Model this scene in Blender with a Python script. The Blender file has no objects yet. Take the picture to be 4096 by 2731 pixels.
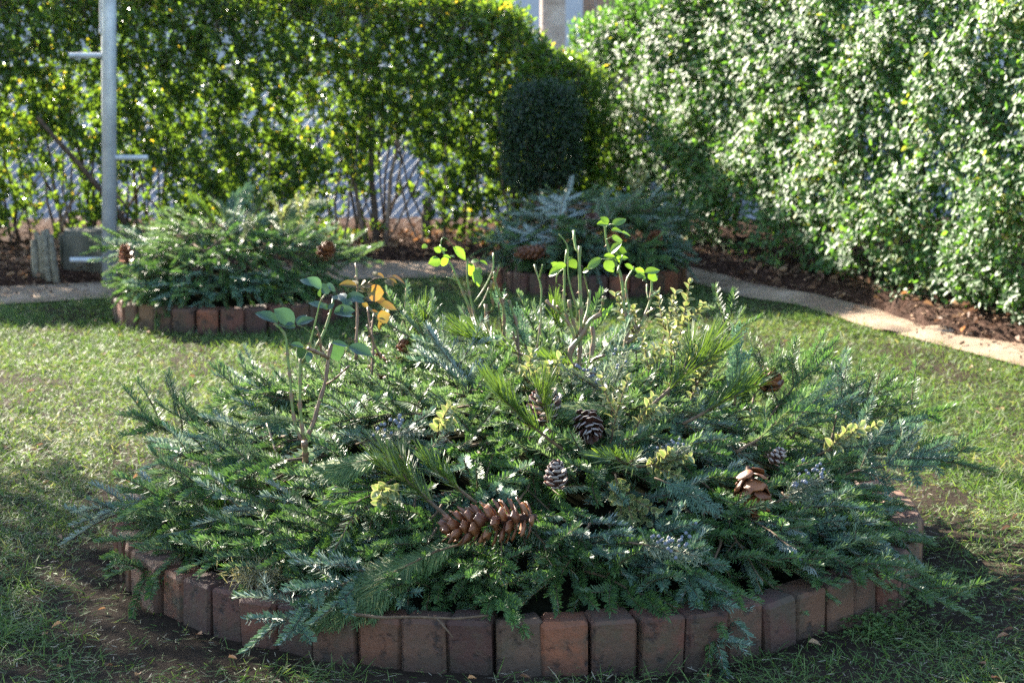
import bpy, bmesh, math, random
import numpy as np
from mathutils import Vector, Matrix, Quaternion

random.seed(11)
rng = np.random.default_rng(11)
sc = bpy.context.scene
COL = sc.collection
R = math.radians

# ------------------------------------------------------------------ camera, sky, sun, exposure
cam = bpy.data.cameras.new('camera')
cam.lens = 70
cam.sensor_width = 36
cam.clip_start = 0.05
cam.clip_end = 600
cam.dof.use_dof = True
cam.dof.focus_distance = 4.62
cam.dof.aperture_fstop = 6.0
co = bpy.data.objects.new('camera', cam)
COL.objects.link(co)
co.location = (0, 0, 1.4)
co.rotation_euler = (R(90 - 9.4), 0, 0)
sc.camera = co

SUN_EL = R(26)
SUN_AZ = R(-39)                      # measured from +Y towards +X: the sun stands behind the far hedge, to the left
to_sun = Vector((math.sin(SUN_AZ) * math.cos(SUN_EL), math.cos(SUN_AZ) * math.cos(SUN_EL), math.sin(SUN_EL)))
w = bpy.data.worlds.new('World')
sc.world = w
w.use_nodes = True
nt = w.node_tree
sky = nt.nodes.new('ShaderNodeTexSky')
sky.sky_type = 'NISHITA'
sky.sun_disc = False
sky.sun_elevation = SUN_EL
sky.sun_rotation = SUN_AZ
sky.air_density = 1.0
sky.dust_density = 0.6
nt.links.new(sky.outputs[0], nt.nodes['Background'].inputs[0])
nt.nodes['Background'].inputs[1].default_value = 0.08
sl = bpy.data.lights.new('sun', 'SUN')
sl.energy = 5.0
sl.angle = R(0.53)
sl.color = (1.0, 0.91, 0.77)
so = bpy.data.objects.new('sun', sl)
COL.objects.link(so)
so.location = (-6, 8, 9)
so.rotation_euler = to_sun.to_track_quat('Z', 'Y').to_euler()
sc.view_settings.view_transform = 'Standard'
sc.view_settings.look = 'None'
sc.view_settings.exposure = 2.95
sc.view_settings.gamma = 1
sc.view_settings.use_curve_mapping = False
sc.cycles.use_denoising = False
sc.cycles.max_bounces = 8
sc.cycles.transmission_bounces = 6
sc.cycles.diffuse_bounces = 4
sc.cycles.glossy_bounces = 3
sc.cycles.caustics_reflective = False
sc.cycles.caustics_refractive = False

# ------------------------------------------------------------------ helpers
class MB:
    """collects vertices, faces, a per-vertex tint and material slots, and links them as one mesh object"""
    def __init__(s):
        s.v, s.f, s.t, s.m, s.n = [], [], [], [], 0
    def add(s, V, F, tint=0.5, mi=0):
        V = np.asarray(V, float).reshape(-1, 3)
        F = np.asarray(F, int)
        t = np.full(len(V), tint) if np.isscalar(tint) else np.asarray(tint, float)
        s.v.append(V); s.t.append(t); s.f.append(F + s.n); s.m.append(np.full(len(F), mi))
        s.n += len(V)
    def tube(s, P, rad, n=6, tint=0.5, mi=0, cap=True):
        P = np.asarray(P, float); k = len(P)
        rad = np.full(k, rad) if np.isscalar(rad) else np.interp(np.linspace(0, 1, k), np.linspace(0, 1, len(rad)), rad)
        T = np.gradient(P, axis=0); T /= np.linalg.norm(T, axis=1)[:, None] + 1e-12
        ref = np.array([0, 0, 1.0]) if abs(T[0][2]) < .9 else np.array([1.0, 0, 0])
        V = []
        for i in range(k):
            a = np.cross(T[i], ref); a /= np.linalg.norm(a) + 1e-9
            b = np.cross(a, T[i]); ref = b
            an = np.arange(n) * 2 * np.pi / n
            V.append(P[i] + rad[i] * (np.cos(an)[:, None] * a + np.sin(an)[:, None] * b))
        V = np.concatenate(V)
        F = [[i * n + j, i * n + (j + 1) % n, (i + 1) * n + (j + 1) % n, (i + 1) * n + j] for i in range(k - 1) for j in range(n)]
        s.add(V, F, tint, mi)
        if cap:
            base = s.n - k * n
            s.f.append(np.array([list(range(base + (k - 1) * n, base + k * n))])); s.m.append(np.array([mi]))
            s.f.append(np.array([list(range(base + n - 1, base - 1, -1))])); s.m.append(np.array([mi]))
    def box(s, c, d, tint=0.5, mi=0, rz=0):
        x, y, z = [q / 2 for q in d]
        V = np.array([[i, j, k] for i in (-x, x) for j in (-y, y) for k in (-z, z)])
        if rz:
            cz, sz = math.cos(rz), math.sin(rz)
            V = np.stack([V[:, 0] * cz - V[:, 1] * sz, V[:, 0] * sz + V[:, 1] * cz, V[:, 2]], 1)
        s.add(V + np.array(c), [[0, 1, 3, 2], [4, 6, 7, 5], [0, 4, 5, 1], [2, 3, 7, 6], [0, 2, 6, 4], [1, 5, 7, 3]], tint, mi)
    def mesh(s, name, mats, smooth=False):
        me = bpy.data.meshes.new(name)
        V = np.concatenate(s.v)
        tot = np.concatenate([np.full(len(f), f.shape[1]) for f in s.f])
        L = np.concatenate([f.ravel() for f in s.f])
        me.vertices.add(len(V)); me.vertices.foreach_set('co', V.astype(np.float32).ravel())
        me.loops.add(len(L)); me.loops.foreach_set('vertex_index', L.astype(np.int32))
        me.polygons.add(len(tot))
        me.polygons.foreach_set('loop_start', (np.cumsum(tot) - tot).astype(np.int32))
        me.polygons.foreach_set('loop_total', tot.astype(np.int32))
        me.polygons.foreach_set('material_index', np.concatenate(s.m).astype(np.int32))
        me.polygons.foreach_set('use_smooth', np.full(len(tot), smooth))
        me.update(calc_edges=True)
        a = me.attributes.new('tint', 'FLOAT', 'POINT')
        a.data.foreach_set('value', np.concatenate(s.t).astype(np.float32))
        for m in (mats if isinstance(mats, (list, tuple)) else [mats]):
            me.materials.append(m)
        return me
    def build(s, name, mats, parent=None, smooth=False, **kw):
        return ob(name, s.mesh(name, mats, smooth), parent, **kw)

def ob(name, data, parent=None, **kw):
    o = bpy.data.objects.new(name, data)
    COL.objects.link(o)
    if parent: o.parent = parent
    tag(o, **kw)
    return o

def tag(o, label=None, cat=None, group=None, kind=None):
    if label: o['label'] = label
    if cat: o['category'] = cat
    if group: o['group'] = group
    if kind: o['kind'] = kind
    return o

def thing(name, label, cat, loc=(0, 0, 0), group=None):
    o = ob(name, None)
    o.location = loc
    return tag(o, label, cat, group)

def frame(x, up):
    """rotation whose local X is x and whose local Z leans to up"""
    x = Vector(x).normalized(); y = Vector(up).cross(x)
    if y.length < 1e-6: y = Vector((0, 1, 0)).cross(x)
    y.normalize(); z = x.cross(y)
    return Matrix((x, y, z)).transposed()

def unit(a):
    return a / (np.linalg.norm(a, axis=-1, keepdims=True) + 1e-12)

def wob(P, f, seed=0):
    """smooth pseudo noise in about -1..1"""
    r = np.random.default_rng(seed); P = np.asarray(P, float); v = 0
    for k in range(5):
        d = r.normal(size=P.shape[-1]); d /= np.linalg.norm(d)
        v = v + np.sin(P @ d * f * (0.7 + 0.35 * k) + r.uniform(0, 6.3))
    return v / 2.6

def leaves(mb, pos, d, nrm, ln, wd, fold=0.25, bend=0.12, tint=None, mi=0):
    """N six-vertex leaves folded along the midrib"""
    d = unit(d); nrm = unit(nrm - d * (nrm * d).sum(1, keepdims=True)); s = np.cross(nrm, d)
    ln = np.broadcast_to(ln, len(pos))[:, None]; wd = np.broadcast_to(wd, len(pos))[:, None]
    h = wd / 2
    V = np.stack([pos, pos + d * ln * .32 + s * h + nrm * h * fold * 2, pos + d * ln * .68 + s * h * .8 + nrm * (h * fold * 1.4 - bend * ln * .4),
                  pos + d * ln - nrm * bend * ln, pos + d * ln * .68 - s * h * .8 + nrm * (h * fold * 1.4 - bend * ln * .4), pos + d * ln * .32 - s * h + nrm * h * fold * 2], 1)
    n = len(pos); b = np.arange(n)[:, None] * 6
    F = np.concatenate([b + np.array([0, 5, 4, 3]), b + np.array([0, 3, 2, 1])])
    t = rng.random(n) if tint is None else tint
    mb.add(V.reshape(-1, 3), F, np.repeat(t, 6), mi)

def strips(mb, pos, d, nrm, ln, wd, bend=0.15, tip=0.35, tint=None, mi=0):
    """N narrow two-quad strips: needles, blades, scale sprays"""
    d = unit(d); nrm = unit(nrm - d * (nrm * d).sum(1, keepdims=True)); s = np.cross(nrm, d)
    ln = np.broadcast_to(ln, len(pos))[:, None]; wd = np.broadcast_to(wd, len(pos))[:, None]
    bend = np.broadcast_to(np.ravel(bend), len(pos))[:, None]
    h = wd / 2; m = pos + d * ln * .55; e = pos + d * ln * .97 + nrm * bend * ln
    V = np.stack([pos - s * h * .7, pos + s * h * .7, m + s * h + nrm * bend * ln * .25, m - s * h + nrm * bend * ln * .25, e + s * h * tip, e - s * h * tip], 1)
    n = len(pos); b = np.arange(n)[:, None] * 6
    F = np.concatenate([b + np.array([3, 2, 1, 0]), b + np.array([5, 4, 2, 3])])
    t = rng.random(n) if tint is None else tint
    mb.add(V.reshape(-1, 3), F, np.repeat(t, 6), mi)

# ------------------------------------------------------------------ materials
def new_mat(name):
    m = bpy.data.materials.new(name); m.use_nodes = True
    n = m.node_tree.nodes; l = m.node_tree.links
    return m, n, l, n['Principled BSDF']

def ramp(n, stops):
    r = n.new('ShaderNodeValToRGB'); cr = r.color_ramp
    while len(cr.elements) < len(stops): cr.elements.new(.5)
    for e, (p, c) in zip(cr.elements, stops):
        e.position = p; e.color = (*c, 1)
    return r

def foliage(name, stops, rough=0.35, trans=0.35, tcol=None, spec=0.5, back=None, objvar=0.25):
    """leaf surface: colour by the tint attribute, some light through the blade, and a pale underside where asked for"""
    m, n, l, p = new_mat(name)
    a = n.new('ShaderNodeAttribute'); a.attribute_name = 'tint'
    r = ramp(n, stops); l.new(a.outputs['Fac'], r.inputs[0])
    col = r.outputs[0]
    oi = n.new('ShaderNodeObjectInfo'); hs = n.new('ShaderNodeHueSaturation')
    mr = n.new('ShaderNodeMapRange'); mr.inputs[3].default_value = 1 - objvar; mr.inputs[4].default_value = 1 + objvar
    l.new(oi.outputs['Random'], mr.inputs[0]); l.new(mr.outputs[0], hs.inputs['Value'])
    l.new(col, hs.inputs['Color']); col = hs.outputs[0]
    if back:
        g = n.new('ShaderNodeNewGeometry'); mx = n.new('ShaderNodeMix'); mx.data_type = 'RGBA'
        l.new(g.outputs['Backfacing'], mx.inputs[0]); l.new(col, mx.inputs[6]); mx.inputs[7].default_value = (*back, 1)
        col = mx.outputs[2]
    l.new(col, p.inputs['Base Color'])
    p.inputs['Roughness'].default_value = rough
    p.inputs['Specular IOR Level'].default_value = spec
    if trans:
        t = n.new('ShaderNodeBsdfTranslucent'); ms = n.new('ShaderNodeMixShader'); ms.inputs[0].default_value = trans
        if tcol:
            mm = n.new('ShaderNodeMix'); mm.data_type = 'RGBA'; mm.blend_type = 'MULTIPLY'; mm.inputs[0].default_value = 1
            l.new(col, mm.inputs[6]); mm.inputs[7].default_value = (*tcol, 1); l.new(mm.outputs[2], t.inputs[0])
        else:
            l.new(col, t.inputs[0])
        l.new(p.outputs[0], ms.inputs[1]); l.new(t.outputs[0], ms.inputs[2])
        l.new(ms.outputs[0], n['Material Output'].inputs[0])
    return m

def rough_mat(name, stops, scale=8, rough=0.85, bump=0.4, bscale=40, detail=6, objmix=0, spec=0.3, dist=0.01, tint=False):
    """stone, soil, bark, wood: noise colour with fine relief"""
    m, n, l, p = new_mat(name)
    tc = n.new('ShaderNodeTexCoord')
    no = n.new('ShaderNodeTexNoise'); no.inputs['Scale'].default_value = scale; no.inputs['Detail'].default_value = detail; no.inputs['Roughness'].default_value = .65
    l.new(tc.outputs['Object'], no.inputs['Vector'])
    r = ramp(n, stops)
    fac = no.outputs['Fac']
    if objmix or tint:
        if tint:
            oi = n.new('ShaderNodeAttribute'); oi.attribute_name = 'tint'; ov = oi.outputs['Fac']
        else:
            oi = n.new('ShaderNodeObjectInfo'); ov = oi.outputs['Random']
        ma = n.new('ShaderNodeMath'); ma.operation = 'MULTIPLY_ADD'; ma.inputs[1].default_value = objmix or .6
        sb = n.new('ShaderNodeMath'); sb.operation = 'SUBTRACT'; sb.inputs[1].default_value = (objmix or .6) / 2
        l.new(ov, ma.inputs[0]); l.new(fac, ma.inputs[2]); l.new(ma.outputs[0], sb.inputs[0]); fac = sb.outputs[0]
    l.new(fac, r.inputs[0]); l.new(r.outputs[0], p.inputs['Base Color'])
    n2 = n.new('ShaderNodeTexNoise'); n2.inputs['Scale'].default_value = bscale; n2.inputs['Detail'].default_value = 8; n2.inputs['Roughness'].default_value = .7
    l.new(tc.outputs['Object'], n2.inputs['Vector'])
    b = n.new('ShaderNodeBump'); b.inputs['Strength'].default_value = bump; b.inputs['Distance'].default_value = dist
    l.new(n2.outputs['Fac'], b.inputs['Height']); l.new(b.outputs[0], p.inputs['Normal'])
    p.inputs['Roughness'].default_value = rough
    p.inputs['Specular IOR Level'].default_value = spec
    return m

M = {}
M['soil'] = rough_mat('soil', [(.3, (.016, .012, .009)), (.55, (.036, .026, .019)), (.75, (.06, .046, .034))], 6, .9, .8, 60, dist=.015, spec=.03)
M['mulch'] = rough_mat('mulch', [(.3, (.03, .016, .011)), (.55, (.075, .042, .03)), (.8, (.14, .085, .06))], 14, .9, 1.0, 70, dist=.03, spec=.05)
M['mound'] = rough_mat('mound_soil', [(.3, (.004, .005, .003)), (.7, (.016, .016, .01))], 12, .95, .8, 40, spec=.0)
M['chip'] = rough_mat('bark_chip', [(.25, (.05, .025, .016)), (.5, (.13, .07, .042)), (.75, (.3, .19, .12))], 3, .8, .3, 60, tint=True, spec=.1)
M['pavement'] = rough_mat('pavement', [(.3, (.16, .165, .18)), (.7, (.22, .225, .24))], 1.5, .85, .2, 90, spec=.1)
M['stucco'] = rough_mat('stucco', [(.3, (.33, .33, .35)), (.7, (.42, .42, .44))], 1.2, .9, .3, 30)
M['white_paint'] = rough_mat('white_paint', [(.3, (.72, .73, .74)), (.7, (.8, .8, .8))], 5, .5, .1, 40)
M['dark_paint'] = rough_mat('dark_paint', [(.3, (.03, .035, .04)), (.7, (.05, .055, .06))], 5, .5, .1, 40)
M['roof'] = rough_mat('roofing', [(.3, (.06, .06, .065)), (.7, (.1, .1, .1))], 4, .9, .3, 40)
M['bark'] = rough_mat('bark', [(.3, (.26, .19, .15)), (.5, (.42, .33, .27)), (.75, (.56, .47, .41))], 9, .9, .9, 25, dist=.02)
M['stem'] = rough_mat('hedge_stem', [(.3, (.05, .032, .022)), (.55, (.12, .08, .055)), (.8, (.24, .17, .125))], 20, .8, .6, 80, objmix=.4)
M['stump'] = rough_mat('stump_bark', [(.3, (.1, .085, .06)), (.55, (.23, .2, .15)), (.8, (.36, .32, .25))], 22, .9, .9, 45, dist=.02)
M['concrete'] = rough_mat('mossy_concrete', [(.3, (.05, .05, .035)), (.5, (.11, .1, .075)), (.75, (.2, .17, .13))], 7, .9, .5, 70)
M['galv'] = rough_mat('galvanised_steel', [(.25, (.24, .25, .27)), (.5, (.38, .4, .43)), (.75, (.54, .55, .57))], 9, .5, .15, 50, spec=.6)
M['galv'].node_tree.nodes['Principled BSDF'].inputs['Metallic'].default_value = .35
M['wire'] = rough_mat('galvanised_wire', [(.3, (.3, .31, .33)), (.7, (.45, .45, .47))], 14, .4, .05, 60, spec=.6)
M['post'] = rough_mat('weathered_wood', [(.3, (.16, .1, .07)), (.6, (.27, .18, .13)), (.8, (.36, .26, .2))], 6, .9, .5, 40)
M['fir_stem'] = rough_mat('fir_twig', [(.3, (.06, .038, .024)), (.6, (.13, .085, .05)), (.8, (.2, .14, .085))], 60, .8, .4, 150)
M['cane'] = None

def burlap():
    m, n, l, p = new_mat('burlap')
    tc = n.new('ShaderNodeTexCoord'); mp = n.new('ShaderNodeMapping'); mp.inputs['Rotation'].default_value = (0, 0, R(65))
    l.new(tc.outputs['Object'], mp.inputs[0])
    hs = []
    for d in ('X', 'Y'):
        wv = n.new('ShaderNodeTexWave'); wv.bands_direction = d; wv.inputs['Scale'].default_value = 26; wv.inputs['Distortion'].default_value = .6; wv.inputs['Detail'].default_value = 2
        l.new(mp.outputs[0], wv.inputs[0]); hs.append(wv.outputs['Fac'])
    ad = n.new('ShaderNodeMath'); ad.operation = 'ADD'; l.new(hs[0], ad.inputs[0]); l.new(hs[1], ad.inputs[1])
    no = n.new('ShaderNodeTexNoise'); no.inputs['Scale'].default_value = 5; no.inputs['Detail'].default_value = 5; l.new(tc.outputs['Object'], no.inputs[0])
    r = ramp(n, [(.3, (.2, .14, .1)), (.55, (.31, .23, .165)), (.8, (.4, .31, .235))]); l.new(no.outputs['Fac'], r.inputs[0])
    mx = n.new('ShaderNodeMix'); mx.data_type = 'RGBA'; mx.blend_type = 'MULTIPLY'; mx.inputs[0].default_value = .55
    r2 = ramp(n, [(.2, (.45, .42, .4)), (.7, (1, 1, 1))]); dv = n.new('ShaderNodeMath'); dv.operation = 'MULTIPLY'; dv.inputs[1].default_value = .5
    l.new(ad.outputs[0], dv.inputs[0]); l.new(dv.outputs[0], r2.inputs[0]); l.new(r.outputs[0], mx.inputs[6]); l.new(r2.outputs[0], mx.inputs[7])
    l.new(mx.outputs[2], p.inputs['Base Color'])
    b = n.new('ShaderNodeBump'); b.inputs['Strength'].default_value = .6; b.inputs['Distance'].default_value = .004
    l.new(ad.outputs[0], b.inputs['Height']); l.new(b.outputs[0], p.inputs['Normal']); p.inputs['Roughness'].default_value = .95; p.inputs['Specular IOR Level'].default_value = .05
    return m
M['burlap'] = burlap()

def brick_mat():
    m, n, l, p = new_mat('old_brick')
    tc = n.new('ShaderNodeTexCoord'); oi = n.new('ShaderNodeObjectInfo')
    off = n.new('ShaderNodeVectorMath'); off.operation = 'ADD'; ml = n.new('ShaderNodeMath'); ml.operation = 'MULTIPLY'; ml.inputs[1].default_value = 37
    l.new(oi.outputs['Random'], ml.inputs[0]); l.new(tc.outputs['Object'], off.inputs[0]); l.new(ml.outputs[0], off.inputs[1])
    r = ramp(n, [(0, (.05, .019, .014)), (.3, (.105, .034, .02)), (.55, (.08, .042, .025)), (.75, (.19, .052, .022)), (1, (.125, .072, .036))])
    l.new(oi.outputs['Random'], r.inputs[0])
    def noise(s, d=6):
        k = n.new('ShaderNodeTexNoise'); k.inputs['Scale'].default_value = s; k.inputs['Detail'].default_value = d; k.inputs['Roughness'].default_value = .65
        l.new(off.outputs[0], k.inputs[0]); return k
    def over(col, fac, c, blend='MIX'):
        x = n.new('ShaderNodeMix'); x.data_type = 'RGBA'; x.blend_type = blend; l.new(fac, x.inputs[0]); l.new(col, x.inputs[6]); x.inputs[7].default_value = (*c, 1); return x.outputs[2]
    n1 = noise(14); r1 = ramp(n, [(.45, (0, 0, 0)), (.7, (1, 1, 1))]); l.new(n1.outputs['Fac'], r1.inputs[0])
    col = over(r.outputs[0], r1.outputs[0], (.05, .034, .02))
    n2 = noise(9); r2 = ramp(n, [(.55, (0, 0, 0)), (.8, (.8, .8, .8))]); l.new(n2.outputs['Fac'], r2.inputs[0])
    col = over(col, r2.outputs[0], (.045, .047, .02))
    n4 = noise(25); r4 = ramp(n, [(.57, (0, 0, 0)), (.68, (.9, .9, .9))]); l.new(n4.outputs['Fac'], r4.inputs[0])
    col = over(col, r4.outputs[0], (.012, .008, .007))
    n5 = noise(120, 3); r5 = ramp(n, [(.6, (0, 0, 0)), (.75, (.7, .7, .7))]); l.new(n5.outputs['Fac'], r5.inputs[0])
    col = over(col, r5.outputs[0], (.12, .075, .05))
    # damp soil splash along the foot of each brick
    sx = n.new('ShaderNodeSeparateXYZ'); l.new(tc.outputs['Object'], sx.inputs[0])
    mr = n.new('ShaderNodeMapRange'); mr.inputs[1].default_value = .06; mr.inputs[2].default_value = .005; mr.inputs[3].default_value = -.25; mr.inputs[4].default_value = .85
    l.new(sx.outputs['Z'], mr.inputs[0]); a = n.new('ShaderNodeMath'); a.operation = 'MULTIPLY_ADD'; l.new(n1.outputs['Fac'], a.inputs[0]); a.inputs[1].default_value = 1.2; a.use_clamp = True
    l.new(mr.outputs[0], a.inputs[2]); s5 = n.new('ShaderNodeMath'); s5.operation = 'SUBTRACT'; s5.inputs[1].default_value = .5; s5.use_clamp = True; l.new(a.outputs[0], s5.inputs[0])
    col = over(col, s5.outputs[0], (.009, .007, .005))
    l.new(col, p.inputs['Base Color'])
    b = n.new('ShaderNodeBump'); b.inputs['Strength'].default_value = .7; b.inputs['Distance'].default_value = .006
    n3 = noise(70, 8); ad = n.new('ShaderNodeMath'); ad.operation = 'SUBTRACT'; l.new(n3.outputs['Fac'], ad.inputs[0]); l.new(r4.outputs[0], ad.inputs[1])
    l.new(ad.outputs[0], b.inputs['Height']); l.new(b.outputs[0], p.inputs['Normal'])
    p.inputs['Roughness'].default_value = .75
    return m
M['brick'] = brick_mat()

YG = (1.6, 1.55, .45)
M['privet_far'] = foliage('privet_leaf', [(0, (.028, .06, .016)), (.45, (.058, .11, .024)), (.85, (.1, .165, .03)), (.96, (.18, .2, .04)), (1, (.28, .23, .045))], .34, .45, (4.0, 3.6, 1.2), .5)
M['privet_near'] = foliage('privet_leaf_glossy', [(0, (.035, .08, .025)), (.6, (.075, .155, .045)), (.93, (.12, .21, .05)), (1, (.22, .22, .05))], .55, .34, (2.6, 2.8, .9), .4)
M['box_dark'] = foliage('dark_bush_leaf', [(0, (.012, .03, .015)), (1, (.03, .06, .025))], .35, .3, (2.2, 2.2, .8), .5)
M['fir'] = foliage('fir_needle', [(0, (.034, .076, .028)), (.5, (.064, .128, .042)), (.85, (.11, .19, .055)), (1, (.18, .25, .075))], .5, .28, (1.6, 1.7, .7), .42, back=(.12, .175, .12), objvar=.3)
M['noble'] = foliage('blue_fir_needle', [(0, (.045, .095, .065)), (.6, (.085, .155, .105)), (1, (.14, .22, .13))], .5, .18, (1.5, 1.6, .9), .5, back=(.26, .31, .3), objvar=.2)
M['pine'] = foliage('pine_needle', [(0, (.045, .085, .018)), (.6, (.085, .14, .025)), (1, (.17, .21, .04))], .42, .3, (1.6, 1.6, .7), .55)
M['cedar'] = foliage('cedar_scale', [(0, (.045, .085, .025)), (.6, (.075, .13, .04)), (.93, (.12, .17, .055)), (1, (.3, .28, .09))], .6, .25, (1.6, 1.6, .8), .4)
M['cedar_blue'] = foliage('blue_cedar_scale', [(0, (.05, .1, .065)), (.6, (.08, .15, .1)), (1, (.14, .2, .13))], .5, .2, (1.5, 1.6, .9), .4)
M['juniper'] = foliage('juniper_scale', [(0, (.07, .1, .06)), (.6, (.12, .15, .09)), (1, (.22, .24, .16))], .55, .2, (1.4, 1.4, .9), .35)
M['box_green'] = foliage('box_leaf_middle', [(0, (.09, .13, .055)), (1, (.15, .19, .09))], .35, .3, (1.7, 1.7, .8), .5)
M['box_cream'] = foliage('box_leaf_margin', [(0, (.27, .275, .11)), (1, (.36, .36, .18))], .4, .35, (1.2, 1.1, .8), .45)
M['rose_blue'] = foliage('rose_leaf', [(0, (.02, .048, .036)), (1, (.032, .066, .045))], .4, .16, (3.4, 3.6, .9), .55, back=(.06, .11, .05))
M['rose_red'] = foliage('reddening_rose_leaf', [(0, (.13, .06, .03)), (.5, (.11, .09, .03)), (1, (.09, .1, .035))], .45, .35, (1.8, 1.5, .6), .4)
M['rose_green'] = foliage('pale_rose_leaf', [(0, (.07, .14, .025)), (.8, (.1, .17, .03)), (1, (.17, .17, .03))], .4, .42, (2.3, 2.3, .6), .5)
M['grass'] = foliage('grass_blade', [(0, (.036, .068, .02)), (.4, (.075, .135, .036)), (.6, (.115, .175, .055)), (.75, (.165, .185, .085)), (.88, (.24, .22, .14)), (1, (.36, .32, .24))], .6, .35, (1.6, 1.6, .7), .2, objvar=0)
M['litter'] = foliage('fallen_leaf', [(0, (.1, .05, .03)), (.5, (.22, .12, .07)), (.85, (.38, .24, .14)), (1, (.5, .2, .05))], .7, .25, None, .25, objvar=0)
def cane_mat():
    m = foliage('rose_cane', [(0, (.1, .06, .04)), (.3, (.17, .105, .065)), (.55, (.12, .17, .045)), (1, (.16, .25, .055))], .45, 0, None, .3, objvar=.15)
    return m
M['cane'] = cane_mat()
M['scale'] = rough_mat('cone_scale', [(.25, (.06, .02, .009)), (.5, (.14, .047, .018)), (.8, (.27, .11, .045))], 30, .45, .25, 120, objmix=.3, spec=.5)
M['scale_dark'] = rough_mat('dark_cone_scale', [(.3, (.035, .015, .011)), (.6, (.075, .03, .022)), (.8, (.13, .055, .04))], 40, .55, .25, 120, objmix=.3, spec=.4)
M['umbo'] = rough_mat('pale_scale_tip', [(.3, (.16, .12, .11)), (.6, (.34, .29, .27)), (.8, (.5, .46, .43))], 90, .7, .3, 150)
M['scale_tan'] = rough_mat('tan_cone_scale', [(.25, (.08, .025, .009)), (.5, (.17, .056, .017)), (.8, (.27, .1, .034))], 25, .5, .25, 100, objmix=.3, spec=.45)
M['core'] = rough_mat('cone_core', [(.3, (.03, .014, .009)), (.7, (.07, .032, .02))], 30, .8, .3, 100)
M['berry'] = rough_mat('juniper_berry', [(.3, (.06, .07, .1)), (.7, (.17, .19, .23))], 120, .6, .1, 100)
def glass_mat():
    m, n, l, p = new_mat('window_glass'); p.inputs['Base Color'].default_value = (.03, .035, .045, 1); p.inputs['Roughness'].default_value = .06
    return m
M['glass'] = glass_mat()

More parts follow.
